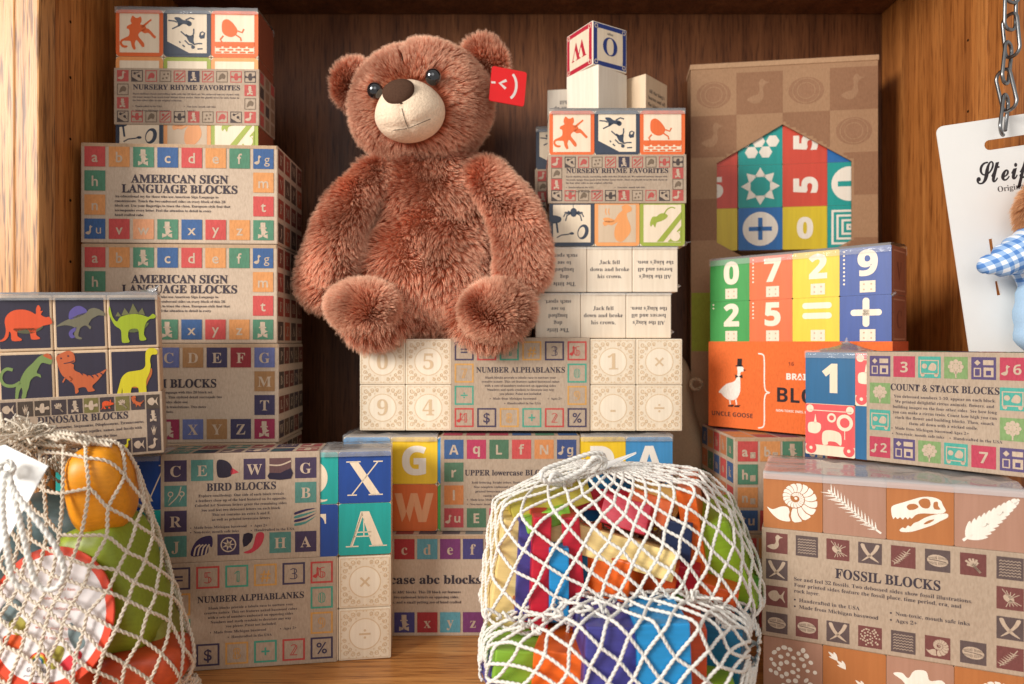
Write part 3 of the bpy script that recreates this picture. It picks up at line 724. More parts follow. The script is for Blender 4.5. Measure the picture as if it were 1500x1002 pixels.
def nursery_set(label, loc, rz, sl, rows, seed, side=None):
    t = thing('nursery_block_set', label, 'block set', loc, rz, 'shrink wrapped nursery rhyme sets'); b = .0445
    for r, row in enumerate(rows):
        for c, k in enumerate(row):
            x = c * b; z = (2 - r) * b
            if isinstance(k, str): bg = N_ART[k][0]; art = (lambda f, g: lambda p: f(p, g))(N_ART[k][1], bg)
            else: bg, art = k, n_blank(k)
            fs = {'f': (bg, art, .004, .09)}
            if c == 0 and side: fs['l'] = (side, n_blank(side), .004, .09)
            if c == 2: fs['r'] = (C(150, 84, 60), n_blank(C(150, 84, 60)) if False else None, .004, .09)
            block(t, b, x, random.uniform(-.0003, .0003), z, fs)
    sleeve(t, 3 * b, b, 3 * b, 'z', sl[0], sl[1], nur_sleeve, sidedraw=lambda p, w_, h_: flat_tiles(p, w_, h_, 3, 4, [NRED, NDK, C(150, 120, 96)], .0105, 3, ''))
    film(t, 3 * b, b, 3 * b, seed=seed); film_tip(t, 3 * b, .01, .004, (1, -.3, .2), .008, seed)
    return t
nursery_set('nursery rhyme block set on top of the left tower, half in shadow', (-.3742, .6445, .4536), R(1.5), (.0245, .0780), [['cat', 'hill', 'wall'], [NP, NG, NP], ['spider', 'baker', 'mouse']], 3)
NR = nursery_set('nursery rhyme block set to the right of the teddy bear, front one', (.0366, .672, .3672), R(-.5), (.0420, .0900), [['cat', 'hill', 'wall'], [NP, NG, NP], ['spider', 'baker', 'mouse']], 8)
nursery_set('nursery rhyme block set peeking out behind the front one, beside the bear', (.0255, .7285, .3672), R(-4), (.042, .090), [['hill', 'cat', 'spider'], [NN, NG, NP], ['mouse', 'wall', 'baker']], 12, side=NN)
# printed verse sets below it
def verse(lines, rot=0, y0=.62): 
    return lambda p: p.para(lines, .5, (1 - y0) if rot else y0, .085, .155, INK, 'c', rot=rot, w=.86)
V1 = ['The little', 'dog', 'laughed', 'to see', 'such sport,']; V2 = ['Jack fell', 'down and broke', 'his crown,']; V3 = ["All the king's", 'horses and all', "the king's men,"]
for z0, x0, y0, lb in ((.2766, .0227, .668, 'lower row of plain wooden verse blocks, directly on the number set'), (.3218, .0290, .670, 'upper row of plain wooden verse blocks under the nursery rhyme set')):
    t = thing('verse_block_set', lb, 'block set', (x0, y0, z0), R(.4 if z0 < .3 else -.6), 'rows of verse blocks')
    for c, (ln, ro) in enumerate(((V1, 180), (V2, 0), (V3, 180))):
        for d in range(2):
            block(t, .0445, c * .0445, d * .0445, 0, {'f': (None, verse(ln, ro, .78 if len(ln) > 3 else .62), 0, 0)} if d == 0 else None, C(240, 222, 198))
    film(t, .1335, .089, .0443, seed=z0 * 100, lift=.0004, drop=.002); film_tip(t, .1335, .004, .006, (1, -.3, .1), .0035, 4)
# loose blocks on the very top
def loose(label, px, d, z, ang, faces, col=C(242, 228, 208)):
    t = thing('letter_block', label, 'block', ((px - 750) / F * d, d, z), R(ang), 'loose blocks on the nursery rhyme set')
    o = block(t, .0445, 0, 0, 0, faces, col); return t
def alpha_face(ch, col, rot, word=''):
    def f(p):
        p.frame(.03, .03, .94, .94, .10, col, 1); p.poly([(.13, .22), (.22, .13), (.78, .13), (.87, .22), (.87, .78), (.78, .87), (.22, .87), (.13, .78)], CREAM, 2)
        for x, y in ((.1, .1), (.9, .1), (.1, .9), (.9, .9)): p.circ(x, y, .06, col, 2, 10); p.ring(x, y, .035, .05, CREAM, 3, 10)
        p.text(ch, .5, .70 if rot else .30, .40, col, 'serif', 3, rot=rot)
        if word: p.text(word, .5, .80, .06, INK, 'serif', 3, rot=180, res=1)
    return f
loose('blank wooden block turned cornerwise at the front, below the letter block', 876.5, .676, .5042, 41, {'f': (None, None, 0, 0)})
loose('top letter block with red W and blue O, cornerwise on the blank block', 868, .679, .5490, 31, {'f': (None, alpha_face('O', C(44, 62, 128), 0, 'rope'), 0, 0), 'l': (None, alpha_face('W', C(190, 44, 62), 180), 0, 0)})
loose('wooden verse block standing left of the blank cornerwise block', 801.5, .746, .5042, -8, {'f': (None, verse(['Jack and', 'Jill came up', 'the hill'], 180, .6), 0, 0)})
loose('wooden verse block at the right behind the blank cornerwise block', 946, .700, .5042, 48, {'f': (None, verse(V3, 0, .6), 0, 0)}, C(226, 198, 164))

# ------------------------------------------------------------------ centre stack
def abc_front(p, W, H):
    s = 'serif'; LB = C(92, 158, 172); RD = C(166, 40, 48)
    border(p, W, H, 8, 4, [(PUR, 'a', s), (IND, 'b', s), (RD, 'c', s), (LB, 'd', s), (PUR, 'e', s), (IND, 'f', s), (RD, 'g', s), (LB, 'h', s)], [], [],
           [(LB, 'u', s), (PUR, 'v', s), (IND, GH), (RD, 'x', s), (LB, 'y', s), (PUR, 'z', s), (IND, GH), (RD, GH)], ts=.0188)
    p.text('Lowercase abc blocks', W * .50 - .0200, H * .52, .0078, INK, 'serif', w=.118, off=.012)
    for k, t in enumerate(['Inspired by our Classic ABC blocks. This 28 block set features', 'vintage animals, with two embossed letters on opposing sides,', 'bold lowercase initials, and a small petting zoo of hand crafted']):
        p.text(t, .012, H * .425 - k * .0047, .0024, INK, 'serif', al='l', res=1, maxw=.118)
def kid_top(p, W, H): flat_tiles(p, W, H, 8, 4, [C(150, 60, 60), C(110, 118, 120), C(120, 50, 60), C(90, 80, 90)], .0165, 4, '')
carton('block_carton', 'kraft carton lettered abc blocks on the counter between the stack and net bag', 'carton', (-.155, .633, 0), R(.5), .174, .089, .0938, abc_front, None, kid_top)
WT = C(248, 240, 228)
def upper_sleeve(p, W, H):
    s = 'bold'; cr = C(186, 52, 92)
    border(p, W, H, 6, 4, [(BLU, 'A', s), (cr, 'q', s), (C(74, 116, 88), 'L', s), (C(206, 78, 78), 'f', s), (C(216, 140, 84), 'N', s), (C(50, 74, 128), '@g', s)], [(C(80, 120, 94), 'r', s), (C(206, 128, 72), 'l', s)],
           [(C(206, 128, 72), 'M', s), (BLU, 'k', s)], [(C(178, 66, 72), '@u', s), (C(74, 116, 88), 'E', s), (cr, 'z', s), (BLU, 'Y', s), (ORA, 'd', s), (GRN, GH)], ts=.0182)
    p.text('UPPER lowercase BLOCKS', W * .5, H * .585, .0052, INK, 'serif', w=.086, off=.010)
    for k, t in enumerate(['Bold lettering. Bright colors. Bauhaus-inspired design.', 'One complete embossed uppercase alphabet, plus a', 'printed lowercase alphabet. We added a few extra', 'vowels to help you spell proper names.']): p.text(t, W * .5, H * .50 - k * .0042, .0021, INK, 'serif', res=1, maxw=.084)
    for k, (x, t) in enumerate(((.028, 'Made from Michigan basswood'), (.028, 'Non-toxic, mouth safe inks'), (.082, 'Ages 2+'))): p.circ(x - .0025, H * .33 - (k % 2) * .0042, .0005, INK, 1, 6); p.text(t, x, H * .32 - (k % 2) * .0042, .0019, INK, 'serif', al='l', res=1)
b = .0445
t = thing('letter_block_set', 'upper and lower case letter block set with yellow G and orange W', 'block set', (-.1593, .645, .0942), R(.3))
SB, YE, OR2 = C(58, 148, 206), C(246, 204, 46), C(222, 110, 52)
LETT = {(0, 1): (SB, 'S', 'bold'), (1, 1): (YE, 'G', 'bold'), (5, 1): (YE, 'D', 'bold'), (6, 1): (C(70, 146, 200), 'A', 'bold'), (0, 0): (C(90, 170, 80), 'R', 'bold'), (1, 0): (OR2, 'W', 'bold'), (5, 0): (C(206, 60, 60), 'K', 'bold'), (6, 0): (YE, 'H', 'bold')}
for (c, r), (bg, ch, st) in LETT.items():
    for d in range(2): block(t, b, c * b, d * b, r * b, {'f': (bg, T(ch, WT if bg is not OR2 else C(236, 170, 124), st, .58, off=.02), .004, .08), 't': (None, None, 0, 0)} if d == 0 else None)
for c in (2, 4): block(t, b, c * b, 0, b, {'f': (SB if c == 2 else YE, None, .004, .08)}); block(t, b, c * b, 0, 0, {'f': (C(80, 170, 80), None, .004, .08)})
sleeve(t, 7 * b, 2 * b, 2 * b, 'x', 2 * b + .0028, 5 * b + .001, upper_sleeve, lambda p, w_, h_: flat_tiles(p, w_, h_, 6, 4, [CRI, GRN, BLU, ORA, PLUM], .018, 2, ''))
film(t, 7 * b, 2 * b, 2 * b, 0, 2 * b, seed=5); film(t, 7 * b, 2 * b, 2 * b, 5 * b + .002, 7 * b, seed=6)

ABT = C(226, 196, 158)
def alpha_sleeve(p, W, H):
    tl, rd, og, nv = C(70, 160, 136), C(196, 70, 66), C(214, 158, 84), C(62, 54, 84)
    f = 'frame'
    border(p, W, H, 6, 4, [(nv, '=', f), (rd, '5', f), (tl, '1', f), (og, '#', f), (nv, '3', f), (rd, '6', f)], [(og, '7', f), (tl, '÷', f)], [(tl, '0', f), (og, '9', f)],
           [(rd, '4', f), (nv, '$', f), (og, '8', f), (tl, '+', f), (rd, '2', f), (nv, '%', f)], ts=.0184, mx=.0032, my=.0036)
    px = (W - .0064 - .0184) / 5
    for c, y in ((5, H - .0036 - .0184), (0, .0036)):
        p.push(.0032 + c * px, y, .0184, .0184); p.push(.08, .12, .42, .7); goose(p, rd, 1.5); p.pop(); p.pop()
    p.text('NUMBER ALPHABLANKS', W * .5, H * .625, .0052, INK, 'serif', w=.0855, off=.010)
    for k, s_ in enumerate(['Blank blocks provide a tabula rasa to nurture your', 'creative nature. This set features naked basswood cubes', 'with a sets of numbers embossed on opposing sides.', 'Numbers and math symbols to decorate any way', 'you please. Paint not included.']): p.text(s_, W * .5, H * .56 - k * .0039, .0021, INK, 'serif', res=1, maxw=.083)
    for x, y, s_ in ((.040, .335, 'Made from Michigan basswood'), (.096, .335, 'Ages 2+'), (.054, .285, 'Handcrafted in the USA')): p.circ(x - .0025, H * y + .0009, .0005, INK, 1, 6); p.text(s_, x, H * y, .0021, INK, 'serif', al='l', res=1)
def ab_art(ch):
    def f(p):
        scroll(p, ABT); p.circ(.5, .5, .285, C(246, 230, 206), 1, 36); p.text(ch, .5, .335, .33, C(222, 192, 154), 'serif' if ch.isdigit() else 'bold', 2)
    return f
ALPH = C(240, 222, 196)
def alpha_set(label, loc, rz, left, right, s0, s1, grp, n=7, dep=2):
    t = thing('number_block_set', label, 'block set', loc, rz, grp)
    for c in range(n):
        for r in range(2):
            ch = (left + [(None, None)] * 3 + right)[c][1 - r]
            if c * b > s0 - .001 and (c + 1) * b < s1 + .001: continue
            for d in range(dep): block(t, b, c * b, d * b + random.uniform(-.0004, .0004) * (d == 0), r * b, {'f': (None, ab_art(ch or '8'), 0, 0)} if d == 0 else None, ALPH, ('ab', ch or '8') if d == 0 else None)
    sleeve(t, n * b, dep * b, 2 * b, 'x', s0, s1, alpha_sleeve, lambda p, w_, h_: flat_tiles(p, w_, h_, 6, 2 * dep, [C(170, 140, 112)], .0184, 2, '0123456789', C(120, 90, 70)))
    return t
alpha_set('unpainted number block set that the teddy bear sits on', (-.1475, .660, .1872), R(-.6), [('0', '9'), ('5', '4')], [('1', '-'), ('×', '÷')], 2 * b, 5 * b, 'unpainted number block sets')
ROT = R(8.2); LX = Vector((-.1043, .5894, 0)); u_ = Vector((math.cos(ROT), math.sin(ROT), 0))
o7 = LX - u_ * 6 * b
alpha_set('unpainted number block set on the counter under the bird blocks', (o7.x, o7.y, 0.0002), ROT, [('2', '3')], [('1', '4'), ('×', '÷')], .1262 - b, 5 * b - .0012, 'unpainted number block sets', 6, 1)

# ------------------------------------------------------------------ bird block set
BP, BT = C(58, 44, 78), C(76, 132, 122)
def eye_leaf(p, c, l=2):
    p.stroke(smooth([(.75, .95), (.6, .5), (.2, .08)], 4, False), .05, c, l)
    for x in (.28, .78): p.ring(x, .6, .08, .13, c, l, 14); p.stroke([(x, .48), (x - .12, .2)], .05, c, l, True)
def beak(p, c, l=2):
    p.blob([(0, .95), (.45, .9), (.68, .55), (.60, .2), (.2, .12), (0, .25)], C(46, 38, 52), l, 4); p.poly([(.62, .62), (.98, .36), (.60, .26)], C(206, 70, 80), l)
def feather(p, c, l=2):
    p.quad(0, 0, 1, 1, C(104, 74, 74), l); p.stroke(smooth([(0, .68), (.5, .66), (1, .85)], 4, False), .07, c, l + 1); p.poly(smooth([(0, 0), (0, .30), (.5, .28), (1, .50), (1, 0)], 2), C(46, 38, 58), l + 1)
def plume(p, c, l=2):
    p.blob([(.02, .02), (.1, .5), (.4, .85), (.9, .95), (.98, .6), (.92, .4), (.8, .5), (.72, .1)], BP, l)
    for k in range(4): p.stroke(smooth([(.14 + .17 * k, .04), (.22 + .17 * k, .4), (.42 + .14 * k, .55)], 3, False), .07, c, l + 1)
def wheel(p, c, l=2):
    p.ring(.5, .5, .3, .36, c, l, 20)
    for k in range(7): a = k * math.pi * 2 / 7; p.stroke([(.5, .5), (.5 + .28 * math.cos(a), .5 + .28 * math.sin(a))], .14, c, l, True)
def redarc(p, c, l=2):
    p.poly(smooth([(0, .1), (.4, .3), (.6, .98), (.95, .95), (.8, .4), (.35, .05)], 3), C(192, 62, 74), l); p.poly(smooth([(0, .35), (.0, .97), (.42, .97), (.35, .6)], 2), C(46, 38, 52), l)
def wing(p, c, l=2):
    for k in range(4): p.poly(smooth([(0, .2 + k * .18), (.5, .28 + k * .2), (1, .55 + k * .12), (.5, .18 + k * .2), (0, .08 + k * .18)], 2), BP if k % 2 else BT, l)
def bird_sleeve(p, W, H):
    s = 'serif'
    border(p, W, H, 6, 4, [(BP, 'C', s), (BT, 'E', s), (KR, beak), (BP, 'W', s), (KR, feather), (BP, 'G', s)], [(BT, eye_leaf), (BP, 'R', s)], [(BT, 'B', s), (KR, wing)],
           [(BT, 'J', s), (KR, plume), (BP, wheel), (KR, redarc), (BT, 'H', s), (BP, 'A', s)], ts=.0175, mx=.0030, my=.0050)
    p.text('BIRD BLOCKS', W * .5, H * .655, .0062, INK, 'serif', w=.0555, off=.012)
    for k, s_ in enumerate(['Explore ornithology. One side of each block reveals', 'a feathery close up of the bird featured on its opposite.', 'Colorful Art Nouveau letters grace the remaining sides.', 'See and feel two debossed letters on each block.', 'This set contains an extra A and E,', 'as well as printed lowercase letters.']): p.text(s_, W * .5, H * .60 - k * .0040, .0021, INK, 'serif', res=1, maxw=.083)
    for k, (x, s_) in enumerate(((.026, 'Made from Michigan basswood'), (.026, 'Non-toxic, mouth safe inks'), (.074, 'Ages 2+'), (.074, 'Handcrafted in the USA'))): p.circ(x - .0024, H * .318 - (k % 2) * .0038, .0005, INK, 1, 6); p.text(s_, x, H * .308 - (k % 2) * .0038, .0021, INK, 'serif', al='l', res=1)
def bird_top(p, w_, h_):
    rg = random.Random(4)
    for r in range(2):
        for c in range(6):
            p.push(.003 + c * (w_ - .006 - .0175) / 5, .003 + r * (h_ - .006 - .0175), .0175, .0175); tile(p, (rg.choice([BP, BT, C(150, 66, 70), C(96, 76, 84)]), rg.choice([creature, goose, eye_leaf, wing, creature]))); p.pop()
def deco(ch):
    def f(p):
        c = CREAM; hl = lambda a, d, w_=.022: p.stroke([a, d], w_, c, 2)
        if ch == 'X': p.poly([(.20, .80), (.37, .80), (.79, .16), (.62, .16)], c, 2); hl((.75, .80), (.25, .16)); hl((.66, .80), (.84, .80)); hl((.17, .16), (.35, .16)); hl((.15, .80), (.42, .80)); hl((.57, .16), (.84, .16))
        elif ch == 'A': p.poly([(.42, .84), (.58, .84), (.85, .17), (.64, .17)], c, 2); hl((.45, .82), (.23, .17)); hl((.48, .70), (.48, .36)); hl((.32, .44), (.62, .44)); hl((.29, .36), (.62, .36)); hl((.14, .17), (.38, .17)); hl((.58, .17), (.92, .17)); p.poly([(.42, .84), (.23, .17), (.27, .17), (.47, .78)], c, 2)
        elif ch == 'V': p.poly([(.16, .82), (.36, .82), (.66, .16), (.50, .16)], c, 2); hl((.86, .82), (.58, .16)); hl((.08, .82), (.42, .82)); hl((.76, .82), (.94, .82))
        else: p.text(ch, .5, .2, .62, c, 'serif', 2, res=5, maxw=.6)
    return f
o6 = LX - u_ * 6 * b
t = thing('bird_block_set', 'bird block set with blue X and turquoise A on the counter stack', 'block set', (o6.x, o6.y, .0902), ROT)
BB, TQ = C(34, 72, 148), C(34, 164, 156)
for (c, r), (bg, ch) in {(0, 1): (TQ, 'M'), (0, 0): (BB, 'S'), (1, 1): (BB, 'V'), (1, 0): (TQ, 'O'), (4, 1): (TQ, 'Q'), (4, 0): (BB, 'T'), (5, 1): (BB, 'X'), (5, 0): (TQ, 'A')}.items():
    for d in range(1): block(t, b, c * b, d * b + random.uniform(-.0004, .0004) * (d == 0), r * b, {'f': (bg, deco(ch), .004, .05), 't': (C(222, 214, 204), creature if False else None, .02, .05)} if d == 0 else None)
sleeve(t, 6 * b, b, 2 * b, 'x', .080, .2075, bird_sleeve, bird_top)
film(t, 6 * b, b, 2 * b, 0, .0795, seed=15); film(t, 6 * b, b, 2 * b, .208, 6 * b, seed=16)
# ------------------------------------------------------------------ dinosaur set
def dino_sleeve(p, W, H):
    d1, d2, d3 = C(62, 52, 58), C(120, 112, 60), C(70, 58, 50)
    hand = lambda q, c, l=2: [q.stroke([(.5, .15), (.5 + .3 * math.cos(R(a)), .2 + .62 * math.sin(R(a)))], .13, c, l, True) for a in (50, 75, 100, 130)]
    def dn(k): return lambda q, c, l=2: dino(q, k)
    border(p, W, H, 10, 4, [(d1, fish), (d3, hand), (d3, creature), (d1, leafspray), (d1, GH), (d2, creature), (d1, dn(0)), (d2, leafspray), (d1, dn(4)), (d3, fish)], [(d1, hand), (d3, fish)], [(d1, GH), (d1, hand)],
           [(d1, goose), (d3, fish), (d1, leafspray), (d2, GH), (d1, goose), (d3, creature), (d1, leafspray), (d1, dn(5)), (d1, fish), (d1, goose)], ts=.0112, mx=.0024, my=.0022)
    p.text('DINOSAUR BLOCKS', W * .5, H * .60, .0052, INK, 'serif', w=.070, off=.012)
    for k, s_ in enumerate(['Meet Triceratops, Spinosaurus, Stegosaurus, Dilophosaurus, Tyrannosaurus,', 'and Brachiosaurus. Dig into ancient reptiles, names, and fossils with', 'this set. Four more sides show the time.', 'Handcrafted in the USA with non-toxic inks']): p.text(s_, W * .5, H * .51 - k * .0045, .0021, INK, 'serif', res=1, maxw=.096)
b = .0418; dr = R(24); dxy = Vector((-.2762, .5405, 0)) - Vector((math.cos(dr), math.sin(dr), 0)) * 3 * b * .84
t = thing('dinosaur_block_set', 'dinosaur block set with six navy picture faces beside the net bag', 'block set', (dxy.x, dxy.y, .1818), dr, ry=R(-1.8))
t.scale = (.84, 1, 1)
for k in range(6):
    c, r = k % 3, 2 - k // 3
    block(t, b, c * b, 0, r * b, {'f': (DK, (lambda kk: lambda p: dino(p, kk))(k), .055, .02), 't': (C(196, 190, 196), None, .03, .05)}, C(220, 190, 156))
for c in range(3): block(t, b, c * b, 0, 0, None, C(220, 190, 156))
sleeve(t, 3 * b, b, 3 * b, 'z', .0004, .0490, dino_sleeve)
film(t, 3 * b, b, 3 * b, seed=21, peak=[(.115, .02, .004, .03)]); film_tip(t, .118, .012, 3 * b + .002, (.8, 0, .6), .010, 5)
b = .0445

# ------------------------------------------------------------------ braille number set, cartons and gift box at the right
def abc2_front(p, W, H):
    s = 'bold'
    def lt(ch, c): return (c, lambda q, f, l=2: (q.text(ch, .36, .26, .46, f, 'sans', l, off=.03), q.frame(.62, .16, .26, .30, .05, f, l), q.quad(.66, .20, .18, .22, f, l)))
    border(p, W, H, 8, 4, [lt('a', RED), lt('b', ORA), (GRN, GH), lt('c', BLU), lt('d', RED), lt('e', ORA), lt('f', GRN), lt('g', BLU)], [lt('h', GRN), lt('n', ORA)], [lt('m', ORA), lt('t', RED)],
           [(BLU, '@u', s), lt('v', RED), lt('w', ORA), (GRN, GH), lt('x', BLU), lt('y', RED), lt('z', ORA), (GRN, GH)], ts=.0190)
    p.text('BRAILLE BLOCKS', W * .5, H * .56, .0074, INK, 'serif', w=.092, off=.012)
def abc2_side(p, W, H): flat_tiles(p, W, H, 5, 4, [RED, ORA, GRN, BLU, C(196, 120, 76)], .0186, 6, 'abcdefhikmnorstuvxz')
def abc2_top(p, W, H): flat_tiles(p, W, H, 8, 5, [RED, ORA, C(176, 84, 80), C(150, 90, 110)], .0192, 8, '')
carton('block_carton', 'kraft carton with small lower case letters, lowest at the right, behind fossil set', 'carton', (.2085, .645, 0), R(.6), .174, .108, .0912, abc2_front, abc2_side, abc2_top, 'letter cartons at the right')
carton('block_carton', 'kraft carton with coloured a b h n tiles under the orange number set', 'carton', (.2096, .645, .0915), 0, .174, .108, .0912, abc2_front, abc2_side, abc2_top, 'letter cartons at the right')
br = R(-45); bb = .0432
t = thing('number_block_set', 'braille number block set with an orange goose band', 'block set', (.2075, .715, .1850), br)
G_, O_, Y_, B_ = C(66, 160, 78), C(236, 112, 60), C(240, 206, 52), C(62, 86, 156)
def num_art(ch, dots):
    def f(p):
        p.text(ch, .55, .42, .50, C(248, 232, 208), 'bold', 2, off=.025, res=5) if ch not in '=+' else None
        if ch == '=':
            for y in (.60, .82): p.rrect(.22, y - .06, .62, .13, .06, C(248, 232, 208), 2)
        if ch == '+': p.rrect(.22, .58, .60, .13, .06, C(248, 232, 208), 2); p.rrect(.455, .35, .13, .60, .06, C(248, 232, 208), 2)
        p.quad(.40, .06, .30, .24, C(244, 226, 200), 2)
        for i in range(2):
            for j in range(2): p.circ(.48 + .14 * i, .12 + .11 * j, .018, C(206, 170, 140), 3, 8)
        for k in range(dots): p.circ(.09, .93 - k * .085, .022, C(250, 232, 208), 2, 8)
    return f
def brown_side(ch): return (C(150, 78, 54), lambda p: (p.frame(.10, .08, .8, .84, .03, C(190, 124, 96), 2), p.text(ch, .5, .32, .36, C(120, 52, 36), 'serif', 2)), .004, .05)
for c, (bg, a1, d1, a2, d2) in enumerate(((G_, '0', 0, '2', 2), (O_, '7', 7, '5', 5), (Y_, '2', 0, '=', 0), (B_, '9', 9, '+', 0))):
    for r, (ch, dn) in ((3, (a1, d1)), (2, (a2, d2))):
        fs = {'f': (bg, num_art(ch, dn), .002, .03)}
        if c == 3: fs['r'] = brown_side('V' if r == 3 else 'C')
        block(t, bb, c * bb, 0, r * bb, fs)
    for r in (0, 1): block(t, bb, c * bb, 0, r * bb, None)
def goose_band(p, W, H):
    og = C(236, 114, 52); p.quad(0, 0, W, H, og, 1); wh = C(248, 240, 228)
    z = lambda pts: [((x - 95) / 920 * 0.172, H - (y - 485) / 440 * H) for x, y in pts]
    p.blob(z([(158, 745), (200, 705), (245, 690), (262, 670), (268, 640), (266, 615), (276, 608), (292, 610), (304, 622), (300, 636), (284, 645), (284, 700), (282, 740), (262, 775), (225, 785), (190, 770), (172, 752)]), wh, 2)
    p.poly(z([(266, 612), (292, 612), (294, 572), (268, 572)]), C(40, 36, 40), 3); p.poly(z([(258, 612), (300, 612), (300, 606), (258, 606)]), C(40, 36, 40), 3)
    p.poly(z([(302, 622), (318, 630), (302, 636)]), C(150, 60, 40), 3); p.poly(z([(255, 652), (274, 662), (255, 672)]), C(40, 36, 40), 3); p.poly(z([(296, 652), (274, 662), (296, 672)]), C(40, 36, 40), 3)
    for x in (222, 258): p.stroke(z([(x, 780), (x + 4, 806)]), .0014, wh, 2); p.poly(z([(x - 10, 812), (x + 26, 806), (x + 18, 818), (x - 8, 818)]), C(40, 36, 40), 3)
    p.text('UNCLE GOOSE', z([(235, 868)])[0][0], z([(235, 868)])[0][1], .0044, C(66, 50, 50), 'bold', 2, w=.0445)
    p.stroke(smooth(z([(384, 545), (412, 552), (418, 590), (418, 690), (426, 728), (446, 736), (426, 744), (418, 780), (418, 870), (412, 905), (384, 914)]), 4, False), .0013, wh, 2)
    x0 = z([(545, 0)])[0][0]
    p.text('16', x0, z([(0, 602)])[0][1], .0036, C(150, 62, 40), 'bold', 2, al='l'); p.text('BRAILLE', x0 - .002, z([(0, 668)])[0][1], .0058, wh, 'bold', 2, al='l', off=.02)
    p.text('BLOCKS', x0 - .011, z([(0, 778)])[0][1], .0140, C(48, 40, 44), 'bold', 2, al='l'); p.text('NON-TOXIC INKS, HANDCRAFTED', x0 - .012, z([(0, 825)])[0][1], .0022, wh, 'bold', 2, al='l', res=1)
sleeve(t, 4 * bb, bb, 4 * bb, 'z', .0006, 2.05 * bb, goose_band, sidedraw=lambda p, w_, h_: p.quad(0, 0, w_, h_, C(222, 92, 44), 1))  # band sides in a darker orange: their shade is put into the colour
film(t, 4 * bb, bb, 4 * bb, seed=31, drop=.006, peak=[(.165, .03, .004, .02)]); film_tip(t, 4 * bb, .004, 3 * bb, (.6, -.7, .1), .006, 8)

# tall gift box with a six-sided window
gr = R(-8); gx, gy = .2057, .785; GW, GD, GHt = .2020, .034, .585
t = thing('gift_box', 'tall kraft box with goose checker print and hexagon window at the back right', 'box', (gx, gy, 0.0005), gr)
gl = lambda px, py: ((px - 750) / F * (gy - (px - 1012) / 273 * .027), CZ - (py - 501) / F * (gy - (px - 1012) / 273 * .027))
def gpt(px, py): X, Zz = gl(px, py); return ((X - gx) / math.cos(gr), Zz)
hexa = [gpt(*q) for q in ((1050, 240), (1146, 183), (1247, 237), (1247, 352), (1146, 408), (1050, 356))]
p = Pr(); KB = C(178, 138, 104); KD = C(158, 116, 86)
p.poly([(0, 0), (GW, 0), (GW, GHt), (0, GHt)], KB, 0, [hexa[::-1]])
p.fr((0, .0016, 0), (1, 0, 0), (0, 0, 1), (0, -1, 0)); 
for a, c in zip(hexa, hexa[1:] + hexa[:1]): p.face([Vector((a[0], 0, a[1])), Vector((c[0], 0, c[1])), Vector((c[0], .0016, c[1])), Vector((a[0], .0016, a[1]))], C(150, 110, 80))
for (x0, y0, z0, sx, sy, sz) in ((0, .001, 0, .0014, GD, GHt), (GW - .0014, .001, 0, .0014, GD, GHt), (.0014, GD - .001, 0, GW - .0028, .0014, GHt)): p.box(x0, y0, z0, sx, sy, sz, KB, 0, 1)
p.build('box_body', M_KRAFT, t)
p = Pr(); p.box(-.001, -.0012, GHt, GW + .002, GD + .003, .006, C(196, 156, 120), .0008, 2); p.build('lid', M_KRAFT, t)
p = Pr()
def inside(x, y):
    s_ = [((c[0] - a[0]) * (y - a[1]) - (c[1] - a[1]) * (x - a[0])) for a, c in zip(hexa, hexa[1:] + hexa[:1])]
    return all(v < .0 for v in s_) or all(v > 0 for v in s_)
cw, chh = GW / 4, .0475
for r in range(11):
    for c in range(4):
        x, z_ = c * cw, GHt - .006 - (r + 1) * chh
        if z_ < .33: continue
        dark = (r + c) % 2
        cell = [(x, z_), (x + cw, z_), (x + cw, z_ + chh), (x, z_ + chh)]
        hit = any(inside(*q) for q in cell + [(x + cw / 2, z_ + chh / 2), (x + cw / 2, z_), (x + cw / 2, z_ + chh), (x, z_ + chh / 2), (x + cw, z_ + chh / 2)])
        if dark and not hit: p.quad(x, z_, cw, chh, KD, 1)
        if dark and hit:
            ng = 14
            for i_ in range(ng):
                for j_ in range(ng):
                    xa, ya, dx_, dy_ = x + cw * i_ / ng, z_ + chh * j_ / ng, cw / ng, chh / ng
                    if not any(inside(xa + u * dx_, ya + v * dy_) for u in (0, 1) for v in (0, 1)): p.quad(xa, ya, dx_, dy_, KD, 1)
        if any(inside(x + cw * u, z_ + chh * v) for u in (.15, .5, .85) for v in (.15, .5, .85)): continue
        p.push(x, z_, cw, chh)
        if dark: p.push(.2, .1, .65, .8); goose(p, C(172, 132, 100), 2); p.pop()
        else: p.circ(.5, .5, .38, C(164, 122, 92), 1, 24, .32); p.ring(.5, .5, .18, .2, KB, 2, 20); p.ring(.5, .5, .28, .30, KB, 2, 20)
        p.pop()
p.build('goose_print', M_KRAFT, t)
p = Pr(); p.quad(.0005, .262, .06, .067, C(160, 168, 58), 2); p.build('green_label', M_KRAFT, t)
